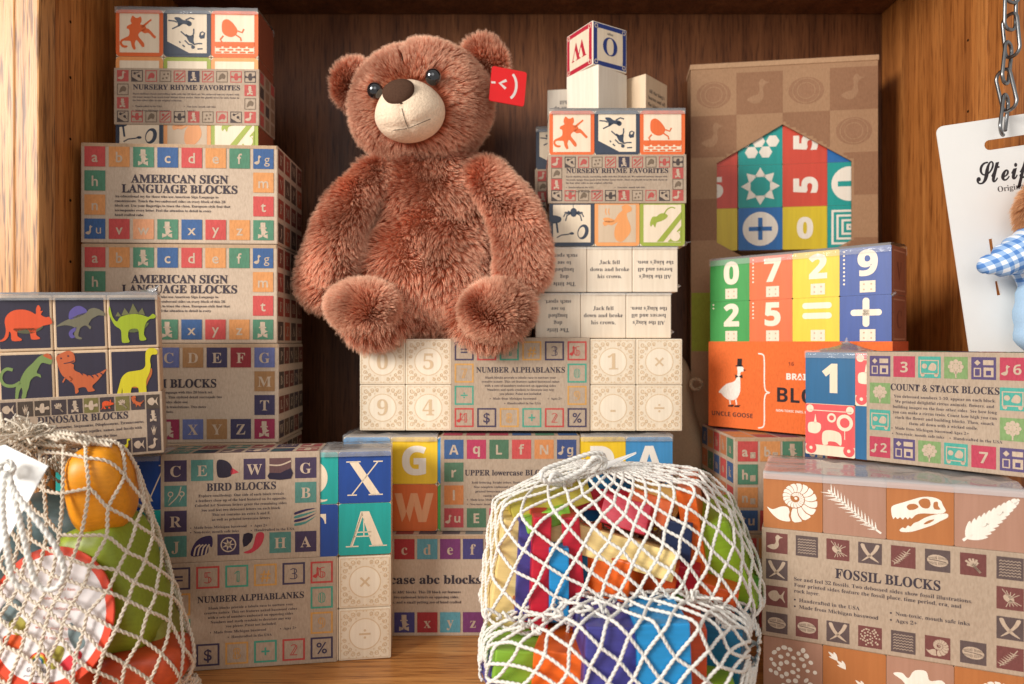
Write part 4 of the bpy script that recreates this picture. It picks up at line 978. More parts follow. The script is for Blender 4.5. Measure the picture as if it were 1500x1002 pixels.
# blocks seen through the window
WB = C(246, 236, 220); tq, rd_, yl, bl = C(34, 158, 150), C(214, 78, 58), C(222, 194, 44), C(44, 110, 178)
def star(p):
    for k in range(8):
        a = k * math.pi / 4; ux, uy = math.cos(a), math.sin(a); p.poly([(.5 + .22 * ux - .13 * uy, .5 + .22 * uy + .13 * ux), (.5 + .22 * ux + .13 * uy, .5 + .22 * uy - .13 * ux), (.5 + .44 * ux, .5 + .44 * uy)], WB, 2)
def plusdisc(p): p.circ(.5, .5, .40, WB, 2, 28); p.quad(.24, .45, .52, .10, bl, 3); p.quad(.45, .24, .10, .52, bl, 3)
def digit(ch, rot=0): return lambda p: p.text(ch, .5, .27, .46, WB, 'bold', 2, off=.03)
def five(p): p.push(0, 0, 1, 1); five_rot(p); p.pop()
def five_rot(p):
    v, f = text_mesh('5', 'bold', 4, .03); k = .5 / cap('bold'); cx, cy = (v[:, 0].min() + v[:, 0].max()) / 2, v[:, 1].max() / 2
    p.mesh([p.pt(.5 - (q[1] - cy) * k, .5 + (q[0] - cx) * k, 2) for q in v], f, WB)
def hexes(p):
    for x, y in ((.3, .3), (.62, .3), (.46, .55), (.78, .55), (.14, .55)): p.circ(x, y, .15, WB, 2, 6)
def maze(p):
    for k in range(4): p.frame(.1 + k * .11, .1 + k * .11, .8 - k * .22, .8 - k * .22, .05, WB, 2)
def minus(p): p.circ(.5, .5, .40, WB, 2, 28); p.quad(.24, .44, .52, .12, tq, 3)
wx = [gpt(1082 + 65 * k, 300)[0] for k in (-1, 0, 1, 2, 3)]; bw = wx[2] - wx[1]
zr = [gpt(1150, 366)[1], gpt(1150, 298)[1], gpt(1150, 230)[1]]
ART = [[(yl, None), (bl, plusdisc), (yl, digit('0')), (tq, maze)], [(rd_, digit('5')), (tq, star), (rd_, five), (tq, minus)], [(rd_, None), (tq, hexes), (rd_, five), (bl, None)]]
for r in range(3):
    for c in range(4):
        bg, art = ART[r][c]; block(t, bw, wx[c], .0035, zr[0] + r * bw, {'f': (bg, art, .002, .03)}) if .0014 < wx[c] and wx[c] + bw < GW - .001 else None

# ------------------------------------------------------------------ count and stack set
cr_ = R(-44)
t = thing('circus_block_set', 'count and stack circus block set with blue number 1 on the fossil set', 'block set', (.262, .6096, .1736), cr_); t.scale = (.92, 1, 1)
P_, CG, CT, CV = C(188, 58, 84), C(126, 158, 100), C(70, 168, 152), C(84, 70, 116)
def bldg(p, c, l=2):
    p.circ(.25, .75, .13, c, l, 4); p.quad(.48, .65, .42, .22, c, l); p.frame(.10, .12, .30, .40, .05, c, l); p.quad(.5, .12, .4, .42, c, l); p.quad(.6, .2, .2, .2, CV, l + 1)
def train(p, c, l=2):
    p.frame(.08, .18, .84, .66, .05, c, l); p.circ(.28, .55, .12, c, l, 12); p.blob([(.45, .4), (.6, .7), (.8, .6), (.75, .35)], c, l); [p.circ(x, .14, .09, c, l, 10) for x in (.2, .8)]
def flower(p, c, l=2):
    for k in range(8): a = k * math.pi / 4; p.circ(.5 + .24 * math.cos(a), .55 + .24 * math.sin(a), .10, c, l, 10)
    p.circ(.5, .55, .15, c, l, 12); p.stroke([(.5, .35), (.5, .04)], .06, c, l)
def count_sleeve(p, W, H):
    s = 'bold'
    border(p, W, H, 6, 4, [(CV, bldg), (P_, '3', s), (CT, train), (CG, flower), (CV, bldg), (P_, '@6', s)], [(CG, flower), (CT, train)], [(CT, train), (CG, flower)], [(P_, '@2', s), (CV, bldg), (CG, flower), (CT, train), (P_, '7', s), (CV, bldg)], ts=.0170, mx=.0028, my=.0036)
    p.text('COUNT & STACK BLOCKS', W * .5, H * .655, .0052, INK, 'serif', w=.0800, off=.012)
    for k, s_ in enumerate(['You debossed numbers 1-10, appear on each block.', 'We printed delightful circus animals, flowers, and', 'building images on the four other sides. See how long', 'you can make a circus train. Count how high you can', 'stack the flower and building blocks. Then, smack', 'them all down with a wicked smile.']): p.text(s_, W * .5, H * .59 - k * .0043, .0023, INK, 'serif', res=1, maxw=.0765)
    for k, (x, s_) in enumerate(((.0235, 'Made from Michigan basswood'), (.024, 'Non-toxic, mouth safe inks'), (.0680, 'Ages 2+'), (.0680, 'Handcrafted in the USA'))): p.circ(x - .0024, H * .315 - (k % 2) * .0044, .0005, INK, 1, 6); p.text(s_, x, H * .305 - (k % 2) * .0044, .0022, INK, 'serif', al='l', res=1)
def circus(p):
    c = C(226, 84, 84); p.quad(.004, .20, .992, .79, c, 2)
    for x in (.10, .90): p.circ(x, .90, .075, CREAM, 3, 14)
    p.blob([(.06, .46), (.08, .62), (.30, .62), (.32, .50), (.24, .42), (.12, .42)], CREAM, 3); p.poly([(.18, .62), (.24, .62), (.21, .80)], CREAM, 3)
    p.blob([(.36, .22), (.36, .44), (.50, .50), (.70, .46), (.74, .32), (.72, .22), (.62, .28), (.48, .28), (.46, .22)], CREAM, 3)
    p.circ(.80, .66, .16, CREAM, 3, 20); p.circ(.80, .66, .095, c, 4, 16); p.stroke([(.80, .50), (.80, .34)], .015, CREAM, 3); p.circ(.54, .74, .09, CREAM, 3, 16); p.circ(.54, .74, .05, c, 4, 12)
    for x in (.12, .88): p.circ(x, .13, .11, c, 3, 16); p.circ(x, .13, .035, CREAM, 4, 8)
    p.quad(.06, .86, .88, .015, CREAM, 3)
bl1 = C(22, 96, 142)
ch_ = .0452
for c in range(5):
    for r in range(2):
        if (c, r) in ((2, 0), (2, 1)): continue
        fs = {'f': ((bl1, T('1', CREAM, 'bold', .52, off=.03), .002, .03) if (c + r) % 2 else (CREAM, circus, .002, .03))}
        block(t, ch_, c * ch_, 0, r * ch_, fs)
sleeve(t, 5 * ch_, ch_, 2 * ch_, 'x', ch_ + .0100, ch_ + .0100 + .120, count_sleeve, lambda p, w_, h_: flat_tiles(p, w_, h_, 6, 2, [CG, P_, CT, CV], .018, 5, ''))
film(t, 5 * ch_, ch_, 2 * ch_, 0, ch_ + .011, seed=41, drop=.005, peak=[(.030, .022, .008, .03)], lift=.001); film_tip(t, .030, .020, 2 * ch_ + .007, (.1, .2, 1), .006, 2)

# ------------------------------------------------------------------ fossil set
fb = .0425
t = thing('fossil_block_set', 'fossil block set with ammonite and skull faces at the front right', 'block set', (.1973, .536, 0.0003), R(-23.5))
F1, F2 = C(184, 116, 66), C(178, 134, 112); FW = C(248, 240, 226)
def fp(fn, *a): return lambda p: (p.push(.03, .04, .94, .92), fn(p, FW, 2, *a), p.pop())
def feet(p, c, l=2):
    foot(p, c, l, .22, .80, .13); foot(p, c, l, .36, .66, .13); foot(p, c, l, .68, .34, .13)
def turtle(p, c, l=2): p.blob([(.08, .72), (.22, .76), (.32, .68), (.42, .84), (.60, .86), (.66, .70), (.84, .74), (.92, .62), (.74, .58), (.72, .30), (.5, .16), (.32, .30), (.26, .58)], c, l)
FA = [[(F1, fp(ammonite)), (F2, fp(branch)), (F1, fp(skull)), (F2, fp(fern))], None, None, [(F2, fp(pebbles)), (F1, fp(feet)), (F2, fp(turtle)), (F1, fp(ammonite))]]
for r in range(4):
    for c in range(4):
        for d in range(2):
            if r in (1, 2) and d: continue
            a = FA[r]; fs = None
            if a and d == 0: fs = {'f': (a[c][0], a[c][1], .003, .03)}
            if r == 0: fs = dict(fs or {}); fs['t'] = (C(232, 204, 190), (lambda kk: lambda p: [p.ring(.5, .5, .1 + .07 * q, .115 + .07 * q, C(196, 140, 130), 2, 20) for q in range(kk + 2)])(c % 3 + 1), .01, .03)
            block(t, fb, c * fb, d * fb, (3 - r) * fb, fs, C(214, 176, 140))
f1, f2 = C(116, 62, 60), C(90, 74, 74)
def fossil_sleeve(p, W, H):
    border(p, W, H, 8, 4, [(f1, goose), (f2, zigzag), (f1, bug), (f2, tusks), (f1, twig), (f2, trilobite), (f1, leafspray), (f2, zigzag)], [(f2, tusks), (f1, fish)], [(f1, bug), (f2, tusks)],
           [(f2, trilobite), (f1, trilobite), (f2, tusks), (f1, pebbles), (f2, zigzag), (f1, ammonite), (f2, trilobite), (f1, twig)], ts=.0156, mx=.0032, my=.0034)
    p.text('FOSSIL BLOCKS', W * .5, H * .615, .0070, INK, 'serif', w=.068, off=.012)
    for k, s_ in enumerate(['See and feel 32 fossils. Two debossed sides show fossil illustrations.', 'Four printed sides feature the fossil place, time period, era, and', 'rock layer.']): p.text(s_, .0235, H * .545 - k * .0046, .0027, INK, 'serif', al='l', res=2, maxw=.123)
    for x, y, s_ in ((.027, .355, 'Handcrafted in the USA'), (.027, .295, 'Made from Michigan basswood'), (.092, .355, 'Non-toxic, mouth safe inks'), (.092, .295, 'Ages 2+')): p.circ(x - .003, H * y + .0013, .0007, INK, 1, 8); p.text(s_, x, H * y, .0027, INK, 'serif', al='l', res=2)
sleeve(t, 4 * fb, 2 * fb, 4 * fb, 'z', fb + .0005, 3 * fb, fossil_sleeve)
film(t, 4 * fb, 2 * fb, 4 * fb, seed=51, lift=.0012, m=M_FILM2); film_tip(t, 4 * fb, .004, 2.2 * fb, (1, -.3, .2), .006, 3)
# ------------------------------------------------------------------ teddy bear
def ellipsoid(rx, ry, rz, nu=28, nv=18, f=None):
    vs, fs = [Vector((0, 0, -rz))], []
    for j in range(1, nv):
        a = -math.pi / 2 + math.pi * j / nv
        for i in range(nu):
            t = 2 * math.pi * i / nu; vs.append(Vector((rx * math.cos(a) * math.cos(t), ry * math.cos(a) * math.sin(t), rz * math.sin(a))))
    vs.append(Vector((0, 0, rz))); top = len(vs) - 1
    for i in range(nu): fs.append((0, 1 + (i + 1) % nu, 1 + i)); fs.append((top, top - nu + i, top - nu + (i + 1) % nu))
    for j in range(nv - 2):
        for i in range(nu):
            a, c = 1 + j * nu, 1 + (j + 1) * nu; fs.append((a + i, a + (i + 1) % nu, c + (i + 1) % nu, c + i))
    if f: vs = [f(v) for v in vs]
    return vs, fs
def limb(pts, radii, seg=20, flat=1.0):
    """rounded tapered limb along a smooth centre line"""
    c = smooth(pts, 6, False); n = len(c); rs = [float(x) for x in np.interp(np.linspace(0, 1, n), np.linspace(0, 1, len(radii)), radii)]
    d0 = (c[0] - c[1]).normalized(); d1 = (c[-1] - c[-2]).normalized(); C2, R2 = [], []
    for k in range(5): a = math.pi / 2 * (1 - k / 5); C2.append(c[0] + d0 * rs[0] * math.sin(a) * .9); R2.append(max(rs[0] * math.cos(a), .0006))
    C2 += c; R2 += rs
    for k in range(1, 6): a = math.pi / 2 * k / 5; C2.append(c[-1] + d1 * rs[-1] * math.sin(a) * .9); R2.append(max(rs[-1] * math.cos(a), .0006))
    return tube(C2, R2, seg)
def fur(name, parent, vs, fs, n, length, comb, m, keep=None, rad=.00014, clump=15, seed=1, curl=.25, lift=.75):
    rg = np.random.RandomState(seed); V = np.array([tuple(v) for v in vs]); tri = []
    for f in fs:
        for k in range(1, len(f) - 1): tri.append((f[0], f[k], f[k + 1]))
    tri = np.array(tri); A, B, D = V[tri[:, 0]], V[tri[:, 1]], V[tri[:, 2]]
    nn = np.cross(B - A, D - A); ar = np.linalg.norm(nn, axis=1) / 2; ok = ar > 1e-12; 
    cen = V.mean(0)
    # smooth vertex normals
    vn = np.zeros_like(V)
    for k in range(3): np.add.at(vn, tri[:, k], nn)
    vn /= (np.linalg.norm(vn, axis=1)[:, None] + 1e-12)
    idx = rg.choice(len(tri), n, p=ar / ar.sum()); u, v = rg.rand(n), rg.rand(n); fl = u + v > 1; u[fl], v[fl] = 1 - u[fl], 1 - v[fl]
    w_ = 1 - u - v
    p0 = A[idx] * w_[:, None] + B[idx] * u[:, None] + D[idx] * v[:, None]
    nr = vn[tri[idx, 0]] * w_[:, None] + vn[tri[idx, 1]] * u[:, None] + vn[tri[idx, 2]] * v[:, None]
    nr /= (np.linalg.norm(nr, axis=1)[:, None] + 1e-12)
    if keep is not None:
        mk = keep(p0); p0, nr = p0[mk], nr[mk]; n = len(p0)
    cb = comb(p0, nr); cb -= nr * (cb * nr).sum(1)[:, None]
    # swirl of the pile
    sw = np.array([tuple(noise.noise_vector(Vector(q) * 34)) for q in p0]); sw -= nr * (sw * nr).sum(1)[:, None]
    d = nr * lift + cb * .55 + sw * .8; d /= np.linalg.norm(d, axis=1)[:, None]
    L_ = length * rg.uniform(.72, 1.12, n)[:, None]
    tip = p0 + d * L_
    # tufts
    nc = max(8, n // clump); ci = rg.choice(n, nc, False); kd = kdtree.KDTree(nc)
    for i, k in enumerate(ci): kd.insert(Vector(p0[k]), i)
    kd.balance(); near = np.array([kd.find(Vector(q))[1] for q in p0])
    ctip = tip[ci[near]]; croot = p0[ci[near]]
    tuft = rg.uniform(.15, .62, nc)[near][:, None]
    ctip = croot + (ctip - croot) * (.85 + .4 * rg.rand(nc)[near][:, None])
    tip2 = tip * (1 - tuft) + ctip * tuft + rg.normal(0, length * .05, (n, 3))
    ts = np.linspace(0, 1, 5)
    pts = np.empty((n, 5, 3))
    for k, t_ in enumerate(ts):
        s_ = t_ ** 1.6
        pts[:, k] = p0 + d * L_ * t_ * (1 - s_ * .4) * (1 if k else 1) * (1 - s_) + (tip2 - p0) * s_ * 1.0 * (t_ if t_ < 1 else 1) + d * L_ * t_ * s_ * 0
    pts[:, 1] = p0 + d * L_ * .27; pts[:, 2] = p0 + (d * L_ * .55) * .7 + (tip2 - p0) * .55 * .3; pts[:, 3] = p0 + (d * L_ * .8) * .35 + (tip2 - p0) * .8 * .65; pts[:, 4] = tip2
    cbn = cb * length * .12
    pts[:, 3] += cbn * .5; pts[:, 4] += cbn
    hc = bpy.data.hair_curves.new(name); hc.add_curves([5] * n)
    hc.attributes['position'].data.foreach_set('vector', pts.astype(np.float32).ravel())
    ra = hc.attributes.get('radius') or hc.attributes.new('radius', 'FLOAT', 'POINT')
    ra.data.foreach_set('value', np.tile(np.array([1, .95, .8, .55, .15]) * rad, n).astype(np.float32))
    hc.materials.append(m); o = bpy.data.objects.new(name, hc); return link(o, parent)
S.cycles_curves.shape = 'RIBBONS'
bear = thing('teddy_bear', 'cinnamon brown teddy bear sitting on the unpainted number set', 'teddy bear', (0, 0, 0))
def down(p0, nr): return np.tile(np.array([[0, -.1, -1.0]]), (len(p0), 1))
# trunk: stacked ellipses from seat to neck
BY = .725
prof = [(.279, -.090, .045, .034), (.285, -.090, .080, .052), (.310, -.090, .100, .064), (.345, -.090, .098, .066), (.385, -.086, .086, .062), (.425, -.084, .074, .057), (.455, -.087, .060, .048), (.475, -.090, .048, .040), (.490, -.094, .030, .028)]
pz = np.array([q[0] for q in prof]); vs, fs = [], []; NS, NR_ = 36, 24
for j in range(NR_ + 1):
    z_ = pz[0] + (pz[-1] - pz[0]) * j / NR_; cx, rx, ry = (float(np.interp(z_, pz, [q[k] for q in prof])) for k in (1, 2, 3))
    for i in range(NS):
        a = 2 * math.pi * i / NS; yy = math.sin(a); belly = .012 * max(0, -yy) * math.exp(-((z_ - .345) / .05) ** 2)
        vs.append(Vector((cx + rx * math.cos(a) * .92, BY + ry * yy - belly + (z_ - .28) * .02, z_)))
for j in range(NR_):
    for i in range(NS): a, c = j * NS, (j + 1) * NS; fs.append((a + i, a + (i + 1) % NS, c + (i + 1) % NS, c + i))
fs.append(tuple(range(NS - 1, -1, -1))); fs.append(tuple(NR_ * NS + i for i in range(NS)))
body = mesh_obj('body', vs, fs, M_UNDERFUR, bear)
def side_out(p0, nr):
    q = np.tile(np.array([[0, -.1, -1.0]]), (len(p0), 1)); q[:, 0] = (p0[:, 0] + .089) * 6; return q
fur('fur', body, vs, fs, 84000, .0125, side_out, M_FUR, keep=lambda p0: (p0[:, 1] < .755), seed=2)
# head
HC = P(617, 155, .700); HM = Matrix.Translation(HC) @ Matrix.Rotation(R(-8), 4, 'Z') @ Matrix.Rotation(R(-10), 4, 'Y') @ Matrix.Rotation(R(21), 4, 'X')
def headshape(v):
    t_ = v.z / .062; ch = 1 + .10 * max(0, -t_) * (1 - max(0, -t_) * .6) - .05 * max(0, t_)
    v = Vector((v.x * ch, v.y * (1 if v.y > 0 else .92), v.z))
    v.z -= .004 * math.exp(-(v.x / .008) ** 2) * (1 if v.z > .04 else 0)     # seam dimple on the crown
    return v
hv, hf = ellipsoid(.0690, .061, .0580, 36, 24, headshape)
hv = [HM @ v for v in hv]; head = mesh_obj('head', hv, hf, M_UNDERFUR, bear)
HMI = np.array(HM.inverted())
def hloc(p0): return (np.hstack([p0, np.ones((len(p0), 1))]) @ HMI.T)[:, :3]
MZ = np.array([0, -.058, -.0035]); EYES = [np.array([-.0285, -.0535, .0215]), np.array([.0285, -.0535, .0215])]
def headkeep(p0):
    q = hloc(p0); e = ((q - MZ) / np.array([.0318, .03, .0280])) ** 2; k = e.sum(1) > 1
    for ey in EYES: k &= (np.linalg.norm((q - ey) * np.array([1, .7, 1]), axis=1) > .0085)
    k &= ~((np.abs(q[:, 0]) < .0016) & (q[:, 2] > .035) & (q[:, 1] < .02))
    return k & (p0[:, 1] < .735)
def headcomb(p0, nr):
    q = hloc(p0); d_ = q - MZ; d_ /= np.linalg.norm(d_, axis=1)[:, None]; d_[:, 2] -= .25; Rm = np.array(HM.to_3x3()); return d_ @ Rm.T
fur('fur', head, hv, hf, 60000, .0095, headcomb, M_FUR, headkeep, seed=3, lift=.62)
# ears
for (px, py, d_, rr, rot, sd) in ((522, 126, .708, .0215, 28, 4), (706, 95, .706, .0235, -22, 5)):
    M_ = Matrix.Translation(P(px, py, d_)) @ Matrix.Rotation(R(rot), 4, 'Y') @ Matrix.Rotation(R(-18 if px > 600 else 30), 4, 'Z')
    ev, ef = ellipsoid(rr, .012, rr * 1.05, 22, 14, lambda v: Vector((v.x, v.y + (.007 * (1 - (v.x ** 2 + v.z ** 2) / rr ** 2) if v.y < 0 else 0), v.z)))
    ev = [M_ @ v for v in ev]; ear = mesh_obj('ear', ev, ef, M_UNDERFUR, bear)
    fur('fur', ear, ev, ef, 9000, .0095, lambda p0, nr, c_=np.array(P(px, py, d_)): (p0 - c_) * 30, M_FUR, seed=sd)
# muzzle, nose, eyes, stitches
def muzzle_shape(v):
    v = Vector(v); k = max(0, -v.z / .03)
    v.x *= 1.03 + .05 * k; v.y -= .004 * max(0, 1 - (v.z / .03) ** 2); v.x *= 1 - .16 * max(0, v.z / .03)
    g = math.exp(-(v.x / .004) ** 2) * (1 if v.y < 0 else 0) * (1 if v.z < .008 else 0); v.y += .0026 * g
    g2 = math.exp(-((v.z + .012 - abs(v.x) * .15) / .0024) ** 2) * (1 if v.y < 0 and abs(v.x) < .024 else 0); v.y += .0014 * g2
    return v
mv, mf = ellipsoid(.0325, .0300, .0285, 56, 40, muzzle_shape); MM = HM @ Matrix.Translation(MZ)
muz = mesh_obj('muzzle', [MM @ v for v in mv], mf, plain('cream_velour', C(248, 220, 190), .95, .05, nscale=420, lo=.80, bst=.9, bd=.0012), bear)
def nose_shape(v):
    x, y, z_ = v; k = z_ / .012; return Vector((x * (1 + .10 * k) * (1 if z_ > -.004 else 1), y, z_ * (1 if z_ > 0 else 1.1)))
nv_, nf = ellipsoid(.0152, .0062, .0118, 26, 16, nose_shape); NM = HM @ Matrix.Translation((-.001, -.0825, .0150)) @ Matrix.Rotation(R(-30), 4, 'X')
mesh_obj('nose', [NM @ v for v in nv_], nf, M_FELT, bear)
for ey in EYES:
    ev, ef = ellipsoid(.0078, .0066, .0078, 22, 14); EM = HM @ Matrix.Translation(Vector(ey) + Vector((0, -.0022, 0)))
    e_ = mesh_obj('eye', [EM @ v for v in ev], ef, M_EYE, bear)
def on_muzzle(x, z_): 
    y_ = -.0300 * math.sqrt(max(0, 1 - (x / .0338) ** 2 - (z_ / .0285) ** 2)); v = muzzle_shape((x, y_, z_)); v.y -= .0009; return MM @ v
for pl in ([(0, .004 - k * .0026) for k in range(8)], [(.001 + k * .0022, -.0140 + k * .0004) for k in range(10)], [(-.001 - k * .0020, -.0140 + k * .0002) for k in range(7)]):
    parts = []
    for a, c in zip(pl[:-1], pl[1:]): parts.append(tube([on_muzzle(*a), on_muzzle(a[0] * .25 + c[0] * .75, a[1] * .25 + c[1] * .75)], .00045, 6))
    vs, fs = tube([on_muzzle(*q) for q in pl], .00030, 6); mesh_obj('mouth_stitch', vs, fs, M_THREAD, bear)
vs, fs = tube([HM @ Vector((.0, -.052 * math.cos(a), .059 * math.sin(a))) for a in np.linspace(.75, 1.5, 12)], .0007, 6); mesh_obj('head_seam', vs, fs, M_THREAD, bear)
# arms and legs
def arm(pts, rad, sd):
    vs, fs = limb(pts, rad); o = mesh_obj('arm', vs, fs, M_UNDERFUR, bear)
    dr_ = np.array(pts[-1]) - np.array(pts[0]); dr_ /= np.linalg.norm(dr_)
    fur('fur', o, vs, fs, 28000, .0110, lambda p0, nr: np.tile(dr_[None], (len(p0), 1)), M_FUR, seed=sd)
arm([P(552, 262, .695), P(514, 308, .672), P(490, 365, .662), P(479, 418, .668)], [.018, .0215, .0230, .0235], 11)
arm([P(708, 262, .690), P(746, 305, .666), P(764, 355, .654), P(767, 394, .654)], [.017, .0200, .0220, .0225], 12)
for pts, rd, (fx, fy, fd), (ra, rb), yaw, sd in (([P(585, 455, .700), P(556, 462, .665), P(545, 465, .650)], [.034, .030, .028], (532, 449, .640), (.0315, .0195), -18, 13),
                                          ([P(680, 460, .700), P(712, 464, .660), P(720, 466, .650)], [.034, .030, .029], (729, 455, .632), (.0305, .0230), 16, 14)):
    lv, lf = limb(pts, rd); o = mesh_obj('leg', lv, lf, M_UNDERFUR, bear)
    fur('fur', o, lv, lf, 9000, .0110, down, M_FUR, seed=sd)
    M_ = Matrix.Translation(P(fx, fy, fd)) @ Matrix.Rotation(R(yaw), 4, 'Z') @ Matrix.Rotation(R(4 if yaw < 0 else -6), 4, 'Y')
    ev, ef = ellipsoid(ra, .022, rb, 26, 18); ev = [M_ @ v for v in ev]; ft = mesh_obj('foot', ev, ef, M_UNDERFUR, bear)
    fur('fur', ft, ev, ef, 22000, .0100, lambda p0, nr, c_=np.array(P(fx, fy, fd)): (p0 - c_) * 22, M_FUR, seed=sd + 10)
# red ear tag
p = Pr(); tw = .0355
p.rrect(0, 0, tw, tw, .0025, C(226, 28, 30), 0); p.fr((0, .0010, 0), (1, 0, 0), (0, 0, 1), (0, -1, 0)); p.rrect(0, 0, tw, tw, .0025, C(214, 24, 28), 0)
p.fr((0, 0, 0), (1, 0, 0), (0, 0, 1), (0, -1, 0)); sl_ = C(226, 214, 206)
p.stroke([(tw * .5 + tw * .26 * math.cos(a) - .001, tw * .52 + tw * .40 * math.sin(a)) for a in np.linspace(-1.05, 1.05, 16)], .0026, sl_, 1)
p.stroke([(tw * .44, tw * .42), (tw * .26, tw * .54), (tw * .44, tw * .66)], .0028, sl_, 1); p.stroke([(tw * .02, tw * .52), (tw * .14, tw * .54)], .002, sl_, 1)
tg = p.build('ear_tag', M_GLOSS, bear); tg.location = P(716, 147, .668); tg.rotation_euler = (R(-4), R(6), R(12))

# ------------------------------------------------------------------ net bags
def rot_box(c, s_, e):
    M_ = Matrix.Translation(c) @ Matrix.Rotation(R(e[2]), 4, 'Z') @ Matrix.Rotation(R(e[1]), 4, 'Y') @ Matrix.Rotation(R(e[0]), 4, 'X')
    return M_, [M_ @ Vector((x * s_[0] / 2, y * s_[1] / 2, z_ * s_[2] / 2)) for x in (-1, 1) for y in (-1, 1) for z_ in (-1, 1)]
def hull_tree(pts):
    bm = bmesh.new(); [bm.verts.new(q) for q in pts]; bmesh.ops.convex_hull(bm, input=bm.verts); bm.normal_update()
    tr = BVHTree.FromBMesh(bm); bm.free(); return tr
def net(parent, pts, cen, axis, N, Mr, r, v0, v1, m, seed=0, jit=.22, sub=6, smoothk=.0, fuzz=.0012, ref=(0, -1, 0), off=.5, rs=.56):
    """diamond net of twisted cord stretched over the convex hull of what the bag holds"""
    tr = hull_tree(pts); ax = Vector(axis).normalized(); e1 = Vector(ref); e1 = (e1 - ax * e1.dot(ax)).normalized(); e2 = ax.cross(e1); rg = random.Random(seed)
    jt = {}
    def surf(u, v):
        ph = v0 + (v1 - v0) * v; t_ = 2 * math.pi * u
        d = ax * math.cos(ph) + (e1 * math.cos(t_) + e2 * math.sin(t_)) * math.sin(ph)
        h = tr.ray_cast(Vector(cen) + d * .6, -d)
        q = h[0] if h[0] is not None else Vector(cen) + d * .02
        nv = (d * .5 + (h[1] if h[1] is not None else d) * .5).normalized()
        return q + nv * (r * 1.15 + fuzz * (noise.noise(q * 60 + Vector((seed, 0, 0))) + .6))
    def node(i, j):
        k = (i % (2 * N), j)
        if k not in jt: jt[k] = (rg.uniform(-jit, jit) * .5 / N, rg.uniform(-jit, jit) * .7 / Mr)
        return i / (2 * N) + jt[k][0], j / Mr + jt[k][1]
    parts = []
    for i in range(N):
        for s_ in (-1, 1):
            pl = []
            for j in range(Mr):
                a, c = node(2 * i + s_ * j, j), node(2 * i + s_ * (j + 1), j + 1)
                du = c[0] - a[0]; du -= round(du)
                for k in range(sub):
                    t_ = k / sub; ts_ = t_ + .10 * math.sin(2 * math.pi * t_) * 0
                    pl.append(surf(a[0] + du * ts_, min(1, max(0, a[1] + (c[1] - a[1]) * ts_))))
            pl = [pl[0]] + [(pl[k - 1] + pl[k] * 2 + pl[k + 1]) / 4 for k in range(1, len(pl) - 1)] + [pl[-1]]
            parts.append(cord(pl, r, .0013, off=off, rs=rs))
    vs, fs = join(parts); o = mesh_obj('net', vs, fs, m, parent); return o, surf
def wood_piece(name, label, cat, c, s_, e, col, grp, m=None, bev=.0011, obj=None):
    M_, _ = rot_box(c, s_, e); p = Pr(); p.box(-s_[0] / 2, -s_[1] / 2, -s_[2] / 2, *s_, col, bev, 2)
    o = p.build(name, m or M_WOODX); o.matrix_world = M_; return tag(o, label, cat, grp)
CR, LIM, ORG, REDB, BLUB, INDB, NVB, OLV, TEA = C(240, 212, 140), C(150, 190, 46), C(234, 104, 30), C(196, 30, 52), C(34, 140, 200), C(74, 72, 150), C(38, 56, 96), C(190, 176, 70), C(24, 116, 158)
g1, g2 = 'coloured blocks in the upper net bag', 'coloured blocks in the lower net bag'
